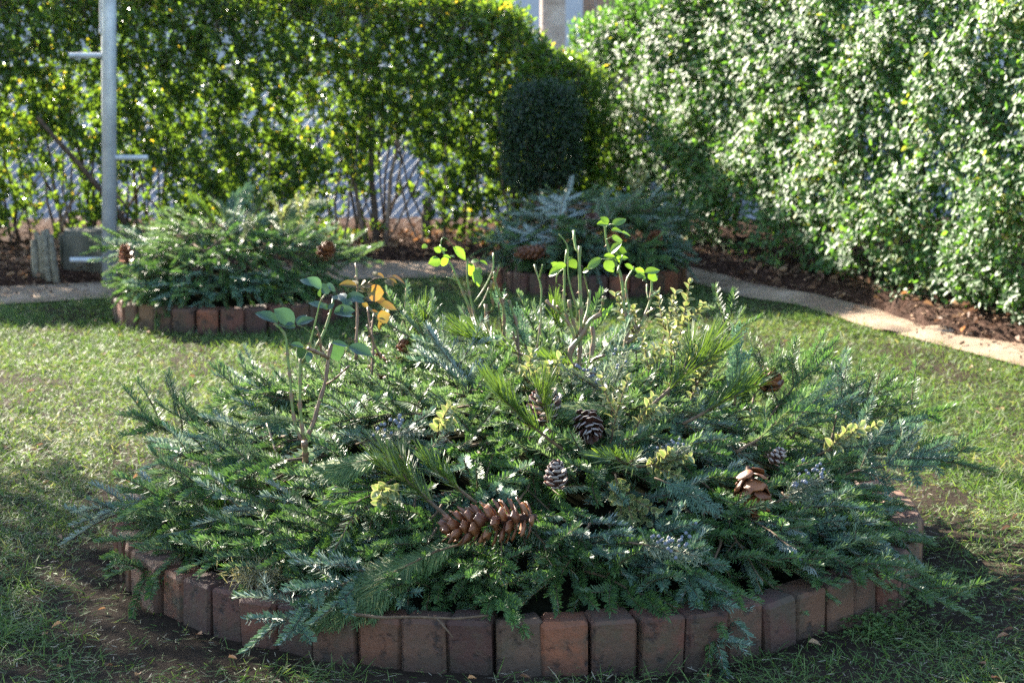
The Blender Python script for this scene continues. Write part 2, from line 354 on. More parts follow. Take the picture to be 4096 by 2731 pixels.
# rose canes (base radius, tip radius, points) and leaves (base, tip, width), in metres
ROSES = [
 (0,[
  (0.0085,0.0075,[(-0.4927,4.6394,0.3415),(-0.491,4.6265,0.36),(-0.4915,4.6166,0.3962)]),
  (0.0052,0.004,[(-0.4957,4.6469,0.3866),(-0.5018,4.6482,0.3915),(-0.511,4.6514,0.4073),(-0.5187,4.6559,0.4313),(-0.5264,4.6654,0.4852),(-0.5286,4.6733,0.5302),(-0.5347,4.6818,0.5781),(-0.5378,4.6883,0.6141),(-0.5409,4.6938,0.6441),(-0.5602,4.6971,0.6605),(-0.5678,4.6986,0.6664)]),
  (0.0058,0.004,[(-0.4948,4.6471,0.3881),(-0.4985,4.647,0.399),(-0.4999,4.6485,0.4204),(-0.5042,4.6526,0.4568),(-0.5061,4.6556,0.4871),(-0.5044,4.6577,0.5115),(-0.5045,4.6607,0.5418),(-0.5034,4.6637,0.5721),(-0.5032,4.6641,0.5859)]),
  (0.0045,0.002,[(-0.5064,4.6658,0.5006),(-0.4948,4.6729,0.5055),(-0.4857,4.6817,0.5208)]),
  (0.0065,0.005,[(-0.4942,4.6474,0.3896),(-0.4792,4.6542,0.4192),(-0.4702,4.6595,0.4398),(-0.4643,4.6663,0.4695),(-0.4493,4.6757,0.5142),(-0.4433,4.6815,0.538),(-0.442,4.6883,0.5677),(-0.4391,4.6929,0.5839),(-0.4317,4.7003,0.6167)]),
  (0.006,0.005,[(-0.4388,4.6797,0.5847),(-0.4473,4.6681,0.5944),(-0.4536,4.6557,0.5996),(-0.469,4.644,0.6087),(-0.4821,4.6321,0.6168)]),
  (0.0035,0.0025,[(-0.4406,4.6697,0.5246),(-0.429,4.6564,0.5333),(-0.4155,4.6435,0.5449),(-0.3962,4.6318,0.564),(-0.3844,4.6191,0.5763)]),
  (0.0045,0.0035,[(-0.4714,4.6827,0.6027),(-0.4554,4.6956,0.6314),(-0.444,4.7081,0.6572),(-0.4371,4.7201,0.6801),(-0.4317,4.7326,0.7061),(-0.429,4.7432,0.7206)]),
  (0.004,0.003,[(-0.4546,4.6812,0.5937),(-0.4552,4.6756,0.6193),(-0.4573,4.6696,0.6418),(-0.464,4.6633,0.6627)]),
  (0.003,0.002,[(-0.5033,4.6777,0.5727),(-0.4937,4.6747,0.5825),(-0.4856,4.6732,0.6012),(-0.4776,4.6741,0.6349),(-0.468,4.6751,0.6686),(-0.4585,4.6775,0.7111),(-0.4514,4.677,0.7356),(-0.4419,4.673,0.7399)]),
  (0.003,0.002,[(-0.5642,4.6434,0.3655),(-0.5726,4.666,0.3808),(-0.5827,4.6897,0.4023),(-0.5928,4.7125,0.4189)]),
  (0.0012,0.001,[(-0.479,4.6891,0.6417),(-0.494,4.6898,0.657),(-0.5127,4.6892,0.6639)]),
 ],[
  ((-0.5605,4.7135,0.6656),(-0.6123,4.7166,0.6914),0.42),
  ((-0.521,4.7012,0.6639),(-0.5607,4.6899,0.7025),0.75),
  ((-0.5133,4.7008,0.663),(-0.4954,4.7234,0.6864),0.6),
  ((-0.5126,4.6941,0.6634),(-0.4757,4.7089,0.6787),0.42),
  ((-0.5172,4.7023,0.6581),(-0.5522,4.682,0.669),0.3),
  ((-0.4683,4.7233,0.7531),(-0.5054,4.7311,0.7727),0.5),
  ((-0.4535,4.6952,0.7514),(-0.4808,4.676,0.7791),0.6),
  ((-0.4399,4.7265,0.7332),(-0.4542,4.7291,0.7575),0.8),
  ((-0.4437,4.7215,0.757),(-0.4194,4.738,0.7409),0.55),
  ((-0.4559,4.7197,0.748),(-0.4625,4.7375,0.7264),0.4),
  ((-0.4145,4.6965,0.7252),(-0.4311,4.7128,0.7312),0.5),
  ((-0.3981,4.6992,0.7233),(-0.4173,4.7236,0.7367),0.7),
  ((-0.4002,4.7253,0.721),(-0.3559,4.7065,0.7308),0.5),
  ((-0.3798,4.6817,0.7304),(-0.3515,4.6663,0.7243),0.5),
  ((-0.4451,4.7271,0.7001),(-0.4845,4.7268,0.7177),0.4),
  ((-0.4386,4.7063,0.6991),(-0.455,4.6986,0.7135),0.6),
  ((-0.4395,4.6995,0.7017),(-0.4252,4.6957,0.7139),0.6),
  ((-0.4067,4.6932,0.7211),(-0.3797,4.6965,0.7151),0.5),
  ((-0.4247,4.703,0.6944),(-0.3769,4.7237,0.6956),0.35),
  ((-0.4267,4.708,0.6887),(-0.3805,4.7292,0.6855),0.35),
  ((-0.4169,4.7237,0.7197),(-0.3976,4.7486,0.7199),0.5),
  ((-0.4977,4.6942,0.6094),(-0.5269,4.679,0.6206),0.35),
  ((-0.4934,4.7045,0.6021),(-0.5142,4.7228,0.5703),0.85),
  ((-0.4294,4.7102,0.6204),(-0.4129,4.7063,0.5754),0.85),
  ((-0.3903,4.6969,0.6102),(-0.3358,4.68,0.5964),0.3),
  ((-0.4321,4.7054,0.6181),(-0.3927,4.7084,0.6138),0.35),
  ((-0.4807,4.6694,0.6019),(-0.483,4.6445,0.5847),0.5),
 ]),
 (1,[
  (0.0045,0.0032,[(-0.4078,5.1225,0.5042),(-0.4066,5.1336,0.5344),(-0.407,5.1453,0.568),(-0.4042,5.1573,0.6033),(-0.407,5.1699,0.642),(-0.4051,5.183,0.684),(-0.4079,5.1945,0.7163),(-0.4111,5.2057,0.747)]),
  (0.0045,0.003,[(-0.3694,5.1116,0.4384),(-0.3651,5.1299,0.4893),(-0.3632,5.1456,0.5239),(-0.3648,5.1591,0.5454),(-0.3722,5.1753,0.5835),(-0.3797,5.1916,0.6218),(-0.3814,5.2035,0.6336)]),
  (0.0035,0.003,[(-0.3311,5.1208,0.4943),(-0.3533,5.1106,0.5332),(-0.3688,5.1009,0.5751),(-0.3748,5.0884,0.6006)]),
  (0.003,0.002,[(-0.3651,5.1312,0.5567),(-0.3674,5.1544,0.5868),(-0.3636,5.1777,0.6171)]),
  (0.0015,0.001,[(-0.4011,5.1529,0.6882),(-0.3793,5.15,0.6836),(-0.3741,5.1519,0.7085),(-0.3507,5.1512,0.717),(-0.3273,5.1485,0.714),(-0.3138,5.1471,0.7185)]),
  (0.0013,0.001,[(-0.3761,5.145,0.6405),(-0.363,5.1224,0.6322),(-0.3483,5.0985,0.6157)]),
 ],[
  ((-0.3503,5.1457,0.7201),(-0.3645,5.1611,0.7308),0.5),
  ((-0.3359,5.1796,0.7122),(-0.3494,5.1588,0.7261),0.5),
  ((-0.3316,5.1633,0.7087),(-0.3095,5.1389,0.7009),0.5),
  ((-0.3253,5.1699,0.7101),(-0.3021,5.16,0.7024),0.4),
  ((-0.3159,5.1805,0.7148),(-0.2797,5.2021,0.6984),0.35),
  ((-0.4028,5.155,0.6987),(-0.4325,5.1819,0.7085),0.4),
  ((-0.4042,5.1426,0.6957),(-0.4456,5.1226,0.7041),0.25),
  ((-0.3949,5.16,0.694),(-0.3848,5.139,0.7109),0.6),
  ((-0.3904,5.1356,0.6946),(-0.3612,5.1324,0.7038),0.45),
  ((-0.3866,5.1599,0.6899),(-0.3611,5.1431,0.6936),0.35),
  ((-0.3774,5.1238,0.6805),(-0.3332,5.1418,0.6763),0.85),
  ((-0.377,5.1364,0.6569),(-0.3586,5.1612,0.6662),0.7),
  ((-0.3778,5.1686,0.6371),(-0.3924,5.1639,0.6462),0.7),
  ((-0.356,5.1451,0.6557),(-0.3327,5.147,0.6605),0.8),
  ((-0.3484,5.1554,0.6502),(-0.3019,5.1581,0.6369),0.35),
  ((-0.3514,5.1431,0.6071),(-0.3201,5.1512,0.6194),0.9),
  ((-0.3713,5.1693,0.6251),(-0.3523,5.1694,0.6234),0.45),
  ((-0.3475,5.135,0.605),(-0.3409,5.1417,0.578),0.45),
  ((-0.3999,5.1365,0.6854),(-0.3759,5.1261,0.6835),0.4),
 ]),
 (2,[
  (0.0055,0.0025,[(-0.0849,5.4252,0.496),(-0.0916,5.4338,0.513),(-0.1033,5.4446,0.5431),(-0.111,5.4546,0.5683),(-0.1168,5.4641,0.5904),(-0.1368,5.4768,0.6321),(-0.1536,5.489,0.6707),(-0.1687,5.5006,0.706),(-0.1806,5.5096,0.725),(-0.1957,5.518,0.7407),(-0.2003,5.5267,0.7582)]),
  (0.004,0.003,[(-0.1057,5.436,0.5611),(-0.1048,5.4403,0.5839),(-0.113,5.4451,0.6099),(-0.1213,5.4521,0.6489),(-0.1246,5.4596,0.6912),(-0.1226,5.4661,0.7277)]),
  (0.003,0.0025,[(-0.1057,5.4435,0.6068),(-0.08,5.4499,0.6392),(-0.0602,5.4573,0.6782),(-0.047,5.4621,0.7009),(-0.0503,5.4646,0.7105),(-0.0543,5.4683,0.7267),(-0.0513,5.4718,0.7419)]),
  (0.0065,0.0035,[(-0.0255,5.4198,0.4634),(-0.0238,5.4142,0.4894),(-0.0205,5.4167,0.5641),(-0.0237,5.414,0.6077),(-0.0384,5.4102,0.6447),(-0.0498,5.4059,0.6784),(-0.0484,5.3994,0.699)]),
  (0.0028,0.0025,[(-0.047,5.4538,0.6687),(-0.042,5.4514,0.6856),(-0.036,5.45,0.7081)]),
  (0.006,0.0055,[(-0.0552,5.4252,0.496),(-0.0585,5.4313,0.5184),(-0.0668,5.4396,0.5539),(-0.0718,5.4469,0.5829),(-0.0728,5.4524,0.6015)]),
  (0.004,0.003,[(-0.0635,5.4392,0.5807),(-0.0468,5.4269,0.5942),(-0.0549,5.4161,0.6174),(-0.0597,5.4072,0.6518),(-0.0556,5.3963,0.6737)]),
  (0.005,0.0045,[(0.0224,5.4144,0.4308),(0.0218,5.4209,0.4531),(0.0158,5.4307,0.4951),(0.0158,5.441,0.5403),(0.0026,5.4508,0.5823),(-0.0087,5.4585,0.6119)]),
  (0.004,0.003,[(0.0165,5.4225,0.4797),(0.0092,5.4346,0.5045),(0.0019,5.4463,0.526)]),
  (0.003,0.0025,[(-0.0271,5.4306,0.5286),(-0.0319,5.4099,0.5652),(-0.0373,5.3913,0.6144)]),
  (0.0025,0.002,[(-0.0939,5.4407,0.5898),(-0.0768,5.4527,0.6154),(-0.0636,5.4657,0.647)]),
  (0.0045,0.004,[(-0.0265,5.4441,0.61),(-0.0189,5.444,0.6217),(-0.0116,5.4433,0.6301)]),
  (0.0015,0.001,[(-0.1972,5.4694,0.7632),(-0.1941,5.4791,0.7886),(-0.1827,5.4836,0.7831),(-0.173,5.4871,0.7711),(-0.1615,5.49,0.7558)]),
  (0.002,0.0015,[(-0.1493,5.4532,0.6654),(-0.1623,5.4456,0.6731),(-0.1801,5.4376,0.6791)]),
 ],[
  ((-0.1629,5.481,0.7568),(-0.1278,5.4875,0.7237),0.55),
  ((-0.1962,5.4342,0.726),(-0.2249,5.4113,0.7222),0.75),
  ((-0.1943,5.474,0.726),(-0.1768,5.4943,0.7068),0.8),
  ((-0.195,5.4516,0.747),(-0.2147,5.4512,0.758),0.6),
  ((-0.1925,5.4739,0.756),(-0.2087,5.4652,0.7587),0.5),
  ((-0.1706,5.4567,0.7365),(-0.1581,5.4472,0.736),0.4),
  ((-0.1904,5.4568,0.7348),(-0.1691,5.461,0.731),0.5),
  ((-0.1952,5.4559,0.7548),(-0.1801,5.4493,0.7523),0.5),
  ((-0.2359,5.4859,0.7629),(-0.2448,5.4616,0.7608),0.5),
  ((-0.1181,5.4657,0.7154),(-0.1127,5.4715,0.678),0.6),
  ((-0.1029,5.4468,0.6962),(-0.0888,5.4265,0.6584),0.6),
  ((-0.1134,5.4803,0.7169),(-0.0949,5.4681,0.7234),0.6),
  ((-0.0896,5.4438,0.7231),(-0.0675,5.4391,0.7148),0.25),
  ((-0.1017,5.471,0.6997),(-0.0848,5.4496,0.6925),0.6),
 ]),
 (2,[
  (0.0095,0.006,[(0.157,5.1099,0.4282),(0.156,5.1116,0.4533),(0.1537,5.1144,0.4845),(0.1515,5.1151,0.5034),(0.1489,5.1174,0.5315),(0.1707,5.1186,0.5534),(0.1893,5.1203,0.5783),(0.2016,5.1231,0.6094),(0.2093,5.1218,0.6165),(0.2326,5.1206,0.624)]),
  (0.0065,0.0045,[(0.1773,5.115,0.459),(0.1747,5.117,0.4888),(0.1787,5.1237,0.5462),(0.1801,5.1285,0.5928),(0.18,5.1333,0.6394),(0.1768,5.1407,0.7012),(0.1752,5.148,0.763),(0.1769,5.151,0.7987)]),
  (0.0045,0.004,[(0.1748,5.1679,0.7788),(0.1659,5.1833,0.7902),(0.1625,5.2017,0.8196),(0.1626,5.217,0.8299)]),
  (0.0055,0.004,[(0.1664,5.1293,0.5453),(0.1585,5.1329,0.5763),(0.1491,5.1355,0.6012),(0.1304,5.1371,0.6199),(0.1085,5.1382,0.6355),(0.0891,5.1404,0.6579)]),
  (0.003,0.0025,[(0.107,5.1443,0.6362),(0.1095,5.19,0.6507)]),
  (0.0045,0.004,[(0.1289,5.1413,0.6177),(0.1237,5.1239,0.6345),(0.1177,5.1059,0.6472)]),
  (0.0055,0.0045,[(0.1742,5.1318,0.5607),(0.1584,5.1325,0.6048),(0.1504,5.1317,0.6396),(0.1486,5.1283,0.6596)]),
  (0.0045,0.0028,[(0.1476,5.1379,0.5977),(0.1353,5.1501,0.6432),(0.137,5.1627,0.6919),(0.1371,5.1753,0.7407),(0.1441,5.1872,0.785)]),
  (0.0055,0.0045,[(0.182,5.1349,0.5792),(0.1918,5.1509,0.6051),(0.1985,5.1659,0.625),(0.2036,5.1824,0.6543),(0.2044,5.1976,0.6751)]),
  (0.003,0.0015,[(0.1711,5.139,0.6038),(0.1695,5.1437,0.6378),(0.1554,5.1501,0.6811),(0.146,5.1553,0.7181),(0.146,5.1616,0.7613),(0.1485,5.1664,0.7953),(0.1366,5.1686,0.8139),(0.1216,5.1702,0.8284)]),
  (0.002,0.0016,[(0.2007,5.1487,0.6623),(0.1973,5.1446,0.6881),(0.1892,5.141,0.7169),(0.1842,5.1353,0.7333),(0.1932,5.1284,0.742)]),
  (0.0035,0.003,[(0.2241,5.1402,0.6115),(0.235,5.1221,0.641),(0.2364,5.1042,0.6725)]),
  (0.0065,0.006,[(0.2054,5.1201,0.4898),(0.207,5.1253,0.5143),(0.2149,5.1342,0.5603),(0.2087,5.1402,0.5894)]),
  (0.005,0.004,[(0.2023,5.1219,0.5006),(0.2202,5.1049,0.5115),(0.2396,5.0877,0.5214)]),
  (0.006,0.005,[(0.1523,5.1198,0.4883),(0.1685,5.1387,0.4897),(0.1864,5.1566,0.4849)]),
  (0.0032,0.0025,[(0.0649,5.1267,0.5299),(0.0712,5.1401,0.5752),(0.0776,5.1509,0.6051),(0.0745,5.1638,0.6475),(0.0793,5.1747,0.6776),(0.0715,5.1861,0.7109),(0.0638,5.1939,0.7225),(0.0591,5.2034,0.7441)]),
  (0.0028,0.0022,[(0.0718,5.1571,0.7132),(0.0746,5.1405,0.7295),(0.079,5.1251,0.7524)]),
  (0.002,0.0016,[(0.1164,5.1548,0.6993),(0.1147,5.1491,0.719),(0.1238,5.1423,0.7324),(0.1391,5.1355,0.7458)]),
 ],[
  ((0.1272,5.1796,0.7364),(0.096,5.1838,0.7182),0.6),
  ((0.1253,5.1802,0.7401),(0.1041,5.1743,0.7519),0.6),
  ((0.1408,5.1406,0.7499),(0.1079,5.1303,0.7512),0.5),
  ((0.1497,5.1825,0.7588),(0.1675,5.1678,0.7401),0.75),
  ((0.1452,5.1563,0.7651),(0.1566,5.1528,0.7693),0.5),
  ((0.2333,5.1396,0.6369),(0.2481,5.1324,0.6212),0.5),
  ((0.186,5.1849,0.7269),(0.202,5.1691,0.7368),0.5),
  ((0.122,5.1246,0.6987),(0.134,5.1467,0.6966),0.5),
 ]),
 (2,[
  (0.0075,0.003,[(0.2917,5.2652,0.4477),(0.2951,5.2726,0.4693),(0.3049,5.2847,0.5194),(0.3116,5.2937,0.5505),(0.3134,5.3028,0.5817),(0.3024,5.3097,0.6002),(0.301,5.3208,0.6442),(0.2931,5.3351,0.7074),(0.2804,5.3426,0.7292),(0.2677,5.3495,0.7479),(0.2598,5.357,0.7697),(0.2525,5.3661,0.8012),(0.252,5.3766,0.8417)]),
  (0.004,0.0025,[(0.3129,5.2872,0.5808),(0.3187,5.3024,0.6013),(0.3107,5.3198,0.6346),(0.3049,5.3393,0.6808),(0.3201,5.354,0.6984),(0.3312,5.3689,0.7167)]),
  (0.005,0.004,[(0.336,5.2825,0.5523),(0.3268,5.2817,0.572),(0.3153,5.2826,0.601)]),
  (0.0065,0.003,[(0.3109,5.2772,0.5206),(0.3194,5.2864,0.5289),(0.3376,5.2977,0.5499),(0.3542,5.3106,0.5805),(0.3677,5.3235,0.6112),(0.3779,5.3364,0.642),(0.3784,5.352,0.6889),(0.3809,5.363,0.7077)]),
  (0.0045,0.004,[(0.3745,5.298,0.6458),(0.3989,5.351,0.652)]),
  (0.004,0.0035,[(0.3623,5.2904,0.5999),(0.3792,5.2596,0.6181)]),
  (0.0035,0.0025,[(0.3672,5.2967,0.6379),(0.3633,5.3144,0.6549),(0.365,5.3324,0.6735)]),
  (0.0028,0.0022,[(0.2827,5.3081,0.707),(0.2928,5.3335,0.7368),(0.3042,5.3579,0.7605)]),
  (0.0014,0.001,[(0.2724,5.3145,0.7457),(0.2536,5.3238,0.7419),(0.2395,5.3338,0.7426)]),
  (0.0014,0.001,[(0.2547,5.3229,0.7964),(0.266,5.3251,0.8026),(0.2757,5.3267,0.8056)]),
  (0.0012,0.001,[(0.2515,5.3281,0.8281),(0.2621,5.3171,0.8389),(0.2743,5.3042,0.8387)]),
 ],[
  ((0.2591,5.3199,0.837),(0.229,5.3069,0.8416),0.7),
  ((0.2589,5.3044,0.8435),(0.2377,5.3113,0.8581),0.6),
  ((0.2711,5.3163,0.8351),(0.304,5.3356,0.8563),0.6),
  ((0.2662,5.2995,0.8222),(0.2993,5.3194,0.8187),0.65),
  ((0.2955,5.3373,0.8125),(0.3219,5.3578,0.8061),0.4),
  ((0.2687,5.3471,0.7969),(0.3021,5.3669,0.794),0.6),
  ((0.2655,5.3214,0.7594),(0.2899,5.3018,0.7898),0.4),
  ((0.2731,5.3328,0.7661),(0.305,5.316,0.7649),0.75),
  ((0.2397,5.3026,0.7471),(0.1983,5.3069,0.7233),0.5),
  ((0.2467,5.317,0.7518),(0.2754,5.3127,0.7523),0.3),
  ((0.2802,5.3407,0.7424),(0.3134,5.347,0.7465),0.3),
  ((0.251,5.3043,0.7421),(0.2697,5.2874,0.7161),0.75),
  ((0.2767,5.3366,0.7462),(0.2928,5.3333,0.7336),0.6),
  ((0.3039,5.329,0.7293),(0.3269,5.3195,0.7175),0.5),
  ((0.3563,5.289,0.703),(0.3298,5.291,0.7041),0.35),
  ((0.3572,5.3272,0.7058),(0.3288,5.3123,0.7168),0.3),
  ((0.3587,5.3256,0.7054),(0.3999,5.3485,0.7148),0.35),
  ((0.3668,5.324,0.6909),(0.3964,5.3417,0.6984),0.75),
  ((0.3587,5.2768,0.6988),(0.348,5.2822,0.6923),0.3),
 ]),
]

# ------------------------------------------------------------------ the setting
NEAR = np.array([(-3.6, 9.15), (-2.47, 9.5), (-2.07, 9.69), (-.75, 10.45), (-.29, 10.5), (0, 10.75), (.5, 10.85), (.85, 10.6), (1.05, 10.0), (1.17, 9.72), (1.385, 9.51), (1.52, 9.03), (1.64, 8.69), (1.92, 8.09), (2.04, 7.8), (2.6, 6.6), (3.4, 5.0)])
FAR = np.array([(-3.6, 9.7), (-2.62, 10.08), (-2.18, 10.24), (-.85, 11.15), (-.455, 11.12), (0, 11.3), (.5, 11.3), (.95, 10.95), (1.15, 10.5), (1.235, 10.22), (1.505, 9.79), (1.72, 9.33), (1.88, 8.6), (2.165, 8.3), (2.4, 7.9), (2.9, 7.0), (3.7, 5.3)])
BEDS = [((.016, 5.13), 1.05), ((-1.31, 9.15), .53), ((.40, 10.19), .50)]

def resample(P, n):
    s = np.concatenate([[0], np.cumsum(np.linalg.norm(np.diff(P, axis=0), axis=1))]); t = np.linspace(0, s[-1], n)
    return np.stack([np.interp(t, s, P[:, k]) for k in range(P.shape[1])], 1)

def sheet(name, m, x0, x1, y0, y1, z, nx=1, ny=1, hf=None):
    xs = np.linspace(x0, x1, nx + 1); ys = np.linspace(y0, y1, ny + 1)
    X, Y = np.meshgrid(xs, ys); Z = np.full_like(X, z) if hf is None else z + hf(X, Y)
    V = np.stack([X, Y, Z], -1).reshape(-1, 3); k = nx + 1
    F = [[j * k + i, j * k + i + 1, (j + 1) * k + i + 1, (j + 1) * k + i] for j in range(ny) for i in range(nx)]
    mb = MB(); mb.add(V, F)
    return mb.build(name, m, kind='structure', smooth=True)

sheet('ground', M['soil'], -150, 150, -100, 250, -.03)
sheet('lawn_soil', M['soil'], -4, 4, 2, 11.6, 0, 100, 120, lambda x, y: .008 * wob(np.stack([x, y], -1), 6, 3) + .005 * wob(np.stack([x, y], -1), 19, 4))
sheet('pavement', M['pavement'], -60, 60, 12.9, 24.6, .0)

def mulch_h(X, Y):
    yf = np.interp(X, FAR[:, 0], FAR[:, 1])
    return np.clip((Y - yf) * .5, -.03, .06) + .012 * wob(np.stack([X, Y], -1), 22, 5) + .01 * wob(np.stack([X, Y], -1), 50, 6)
sheet('mulch_bed', M['mulch'], -4.2, 4.2, 6.2, 12.9, .012, 150, 140, mulch_h)

n = 90
a, b = resample(NEAR, n), resample(FAR, n)
V = []
for j in range(9):
    f = j / 8; q = a * (1 - f) + b * f
    z = .008 + (.012 + .012 * wob(q, 5, 8) + .007 * wob(q, 14, 9)) * math.sin(math.pi * f) + .008 * f + .008 * np.exp(-((q[:, 0] - 1.8) ** 2 + (q[:, 1] - 8.55) ** 2) / .012)
    V.append(np.column_stack([q, z]))
F = [[j * n + i, j * n + i + 1, (j + 1) * n + i + 1, (j + 1) * n + i] for j in range(8) for i in range(n - 1)]
mb = MB(); mb.add(np.concatenate(V), F)
mb.build('burlap_path', M['burlap'], kind='structure', smooth=True)
# the ruck where one length of burlap overlaps the next
mb = MB(); k = 24
base = np.array([(1.60, 8.72), (1.66, 8.66), (1.74, 8.60), (1.83, 8.62), (1.93, 8.60)]); pl = resample(base, k)
V = []
for j, (dx, dy, dz) in enumerate([(-.01, -.03, .018), (0, -.02, .028), (.0, .0, .036), (.015, .04, .034), (.02, .12, .022)]):
    V.append(np.column_stack([pl[:, 0] + dx, pl[:, 1] + dy, np.full(k, dz) + .006 * np.sin(np.linspace(0, 9, k))]))
mb.add(np.concatenate(V), [[j * k + i, j * k + i + 1, (j + 1) * k + i + 1, (j + 1) * k + i] for j in range(4) for i in range(k - 1)])
mb.build('burlap_overlap', M['burlap'], kind='structure', smooth=True)

# building across the street: one wall with openings, windows set into them
def facade():
    t = thing('building', 'blue-grey rendered building far behind the hedges with white framed windows', 'building', (0, 24.6, 0))
    xs = [-40, -30, -28.6, -22, -20.6, -14, -12.6, -7, -5.8, -.66, -.42, -.2, .02, 4, 5.2, 9, 10.2, 16, 24]
    zs = [0, 1.42, 2.9, 4.2, 5.6, 6.9]
    op = lambda i, j: i % 2 == 1 and j in (1, 3)
    mb = MB(); d = .18; nx = len(xs)
    for i in range(nx - 1):
        for j in range(5):
            x0, x1, z0, z1 = xs[i], xs[i + 1], zs[j], zs[j + 1]
            if op(i, j):
                mb.add([(x0, 0, z0), (x1, 0, z0), (x1, d, z0), (x0, d, z0)], [[0, 1, 2, 3]]); mb.add([(x0, 0, z1), (x1, 0, z1), (x1, d, z1), (x0, d, z1)], [[3, 2, 1, 0]])
                mb.add([(x0, 0, z0), (x0, d, z0), (x0, d, z1), (x0, 0, z1)], [[0, 1, 2, 3]]); mb.add([(x1, 0, z0), (x1, d, z0), (x1, d, z1), (x1, 0, z1)], [[3, 2, 1, 0]])
            else:
                mb.add([(x0, 0, z0), (x1, 0, z0), (x1, 0, z1), (x0, 0, z1)], [[0, 1, 2, 3]])
    mb.add([(-40, 0, 0), (-40, 9, 0), (-40, 9, 6.9), (-40, 0, 6.9)], [[0, 1, 2, 3]]); mb.add([(24, 0, 0), (24, 9, 0), (24, 9, 6.9), (24, 0, 6.9)], [[3, 2, 1, 0]])
    mb.add([(-40, 9, 0), (24, 9, 0), (24, 9, 6.9), (-40, 9, 6.9)], [[3, 2, 1, 0]])
    mb.build('wall', M['stucco'], t)
    mb = MB(); mb.box((-8, 4.4, 7.0), (64.6, 9.6, .2)); mb.build('roof', M['roof'], t)
    for i in range(nx - 1):
        for j in (1, 3):
            if not op(i, j): continue
            x0, x1, z0, z1 = xs[i], xs[i + 1], zs[j], zs[j + 1]; f = .055
            mb = MB()
            for c, s in (((x0 + f / 2, .1, (z0 + z1) / 2), (f, .06, z1 - z0)), ((x1 - f / 2, .1, (z0 + z1) / 2), (f, .06, z1 - z0)),
                         (((x0 + x1) / 2, .1, z0 + f / 2), (x1 - x0 - 2 * f, .06, f)), (((x0 + x1) / 2, .1, z1 - f / 2), (x1 - x0 - 2 * f, .06, f)), (((x0 + x1) / 2, .1, (z0 + z1) / 2), (x1 - x0 - 2 * f, .05, f))):
                mb.box(c, s)
            w = mb.build('window', M['white_paint'], t)
            mb = MB(); mb.box(((x0 + x1) / 2, .13, (z0 + z1) / 2), (x1 - x0, .012, z1 - z0)); mb.build('pane', M['glass'], w)
    mb = MB(); mb.tube([(-1.78, -.06, 0), (-1.78, -.06, 6.8)], .045, 8); mb.build('downpipe', M['dark_paint'], t)
    mb = MB(); mb.tube([(-.74, -.05, 0), (-.74, -.05, 6.8)], .035, 8); mb.build('downpipe', M['post'], t)
facade()

# weathered piers on the street side of the hedge
t = thing('gate_pier', 'broad brown timber gate pier standing behind the pale tree trunk', 'pier', (0, 0, 0))
for i in range(5):
    q = MB(); q.box((.62 + i * .105, 16.2, .95), (.099, .06, 1.9 - .01 * (i % 2))); q.build('board', M['post'], t)
q = MB(); q.box((.83, 16.28, 1.6), (.56, .09, .09)); q.build('rail', M['post'], t)
mb = MB(); mb.tube([(.74 + .0, 17.4, 0), (.745, 17.4, 1.7)], .06, 10); o = mb.build('fence_post', M['post']); o.location = (.08, 0, 0)
tag(o, 'slim pinkish wooden post above the left end of the right hedge', 'post')

# chain link fence
def chain_link(y=12.62, x0=-4.2, x1=.25, h=1.0, pitch=.062):
    t = thing('chain_link_fence', 'galvanised chain link fence running behind the bare stems of the far hedge', 'fence', (0, 0, 0))
    mb = MB(); nz = int(h / pitch)
    for i in range(int((x1 - x0) / pitch) + 1):
        for s in (0, 1):
            P = []
            for j in range(nz + 1):
                P.append((x0 + i * pitch + (pitch / 2 if (j + s) % 2 else -pitch / 2), y + (.003 if s else -.003), .06 + j * pitch))
            mb.tube(P, .0019, 4, cap=False)
    mb.build('wire_mesh', M['wire'], t, kind='stuff')
    for x in (-3.9, -1.75, .2):
        q = MB(); q.tube([(x, y + .04, -.03), (x, y + .04, h + .08)], .024, 10); q.build('post', M['galv'], t)
    q = MB(); q.tube([(x0, y + .03, h + .05), (x1, y + .03, h + .05)], .018, 8); q.build('top_rail', M['galv'], t)
chain_link()

# tree trunk behind the gap between the two hedges
def trunk_tree():
    t = thing('tree', 'pale grey-brown tree trunk standing behind the gap between the hedges', 'tree', (.29, 14.35, 0))
    mb = MB(); mb.tube([(0, 0, -.03), (-.01, 0, .35), (0, 0, 1.0), (.0, .02, 2.0), (.05, .05, 3.4), (.1, .1, 4.6)], [.13, .1, .095, .09, .075, .05], 14)
    mb.build('trunk', M['bark'], t, smooth=True)
    for k in range(5):
        an = k * 1.3; z = 2.6 + .4 * k
        q = MB(); q.tube([(.03, .03, z), (.5 * math.cos(an), .5 * math.sin(an), z + .5), (1.1 * math.cos(an), 1.1 * math.sin(an), z + .8)], [.04, .012], 6); q.build('limb', M['bark'], t)
    q = MB(); q.tube([(-.6, -.45, 1.62), (-.5, -.4, 1.46), (-.4, -.35, 1.36), (-.27, -.25, 1.33), (-.13, -.15, 1.27), (.0, 0, 1.16)], [.003, .008, .014], 6); q.build('limb', M['bark'], t)
trunk_tree()

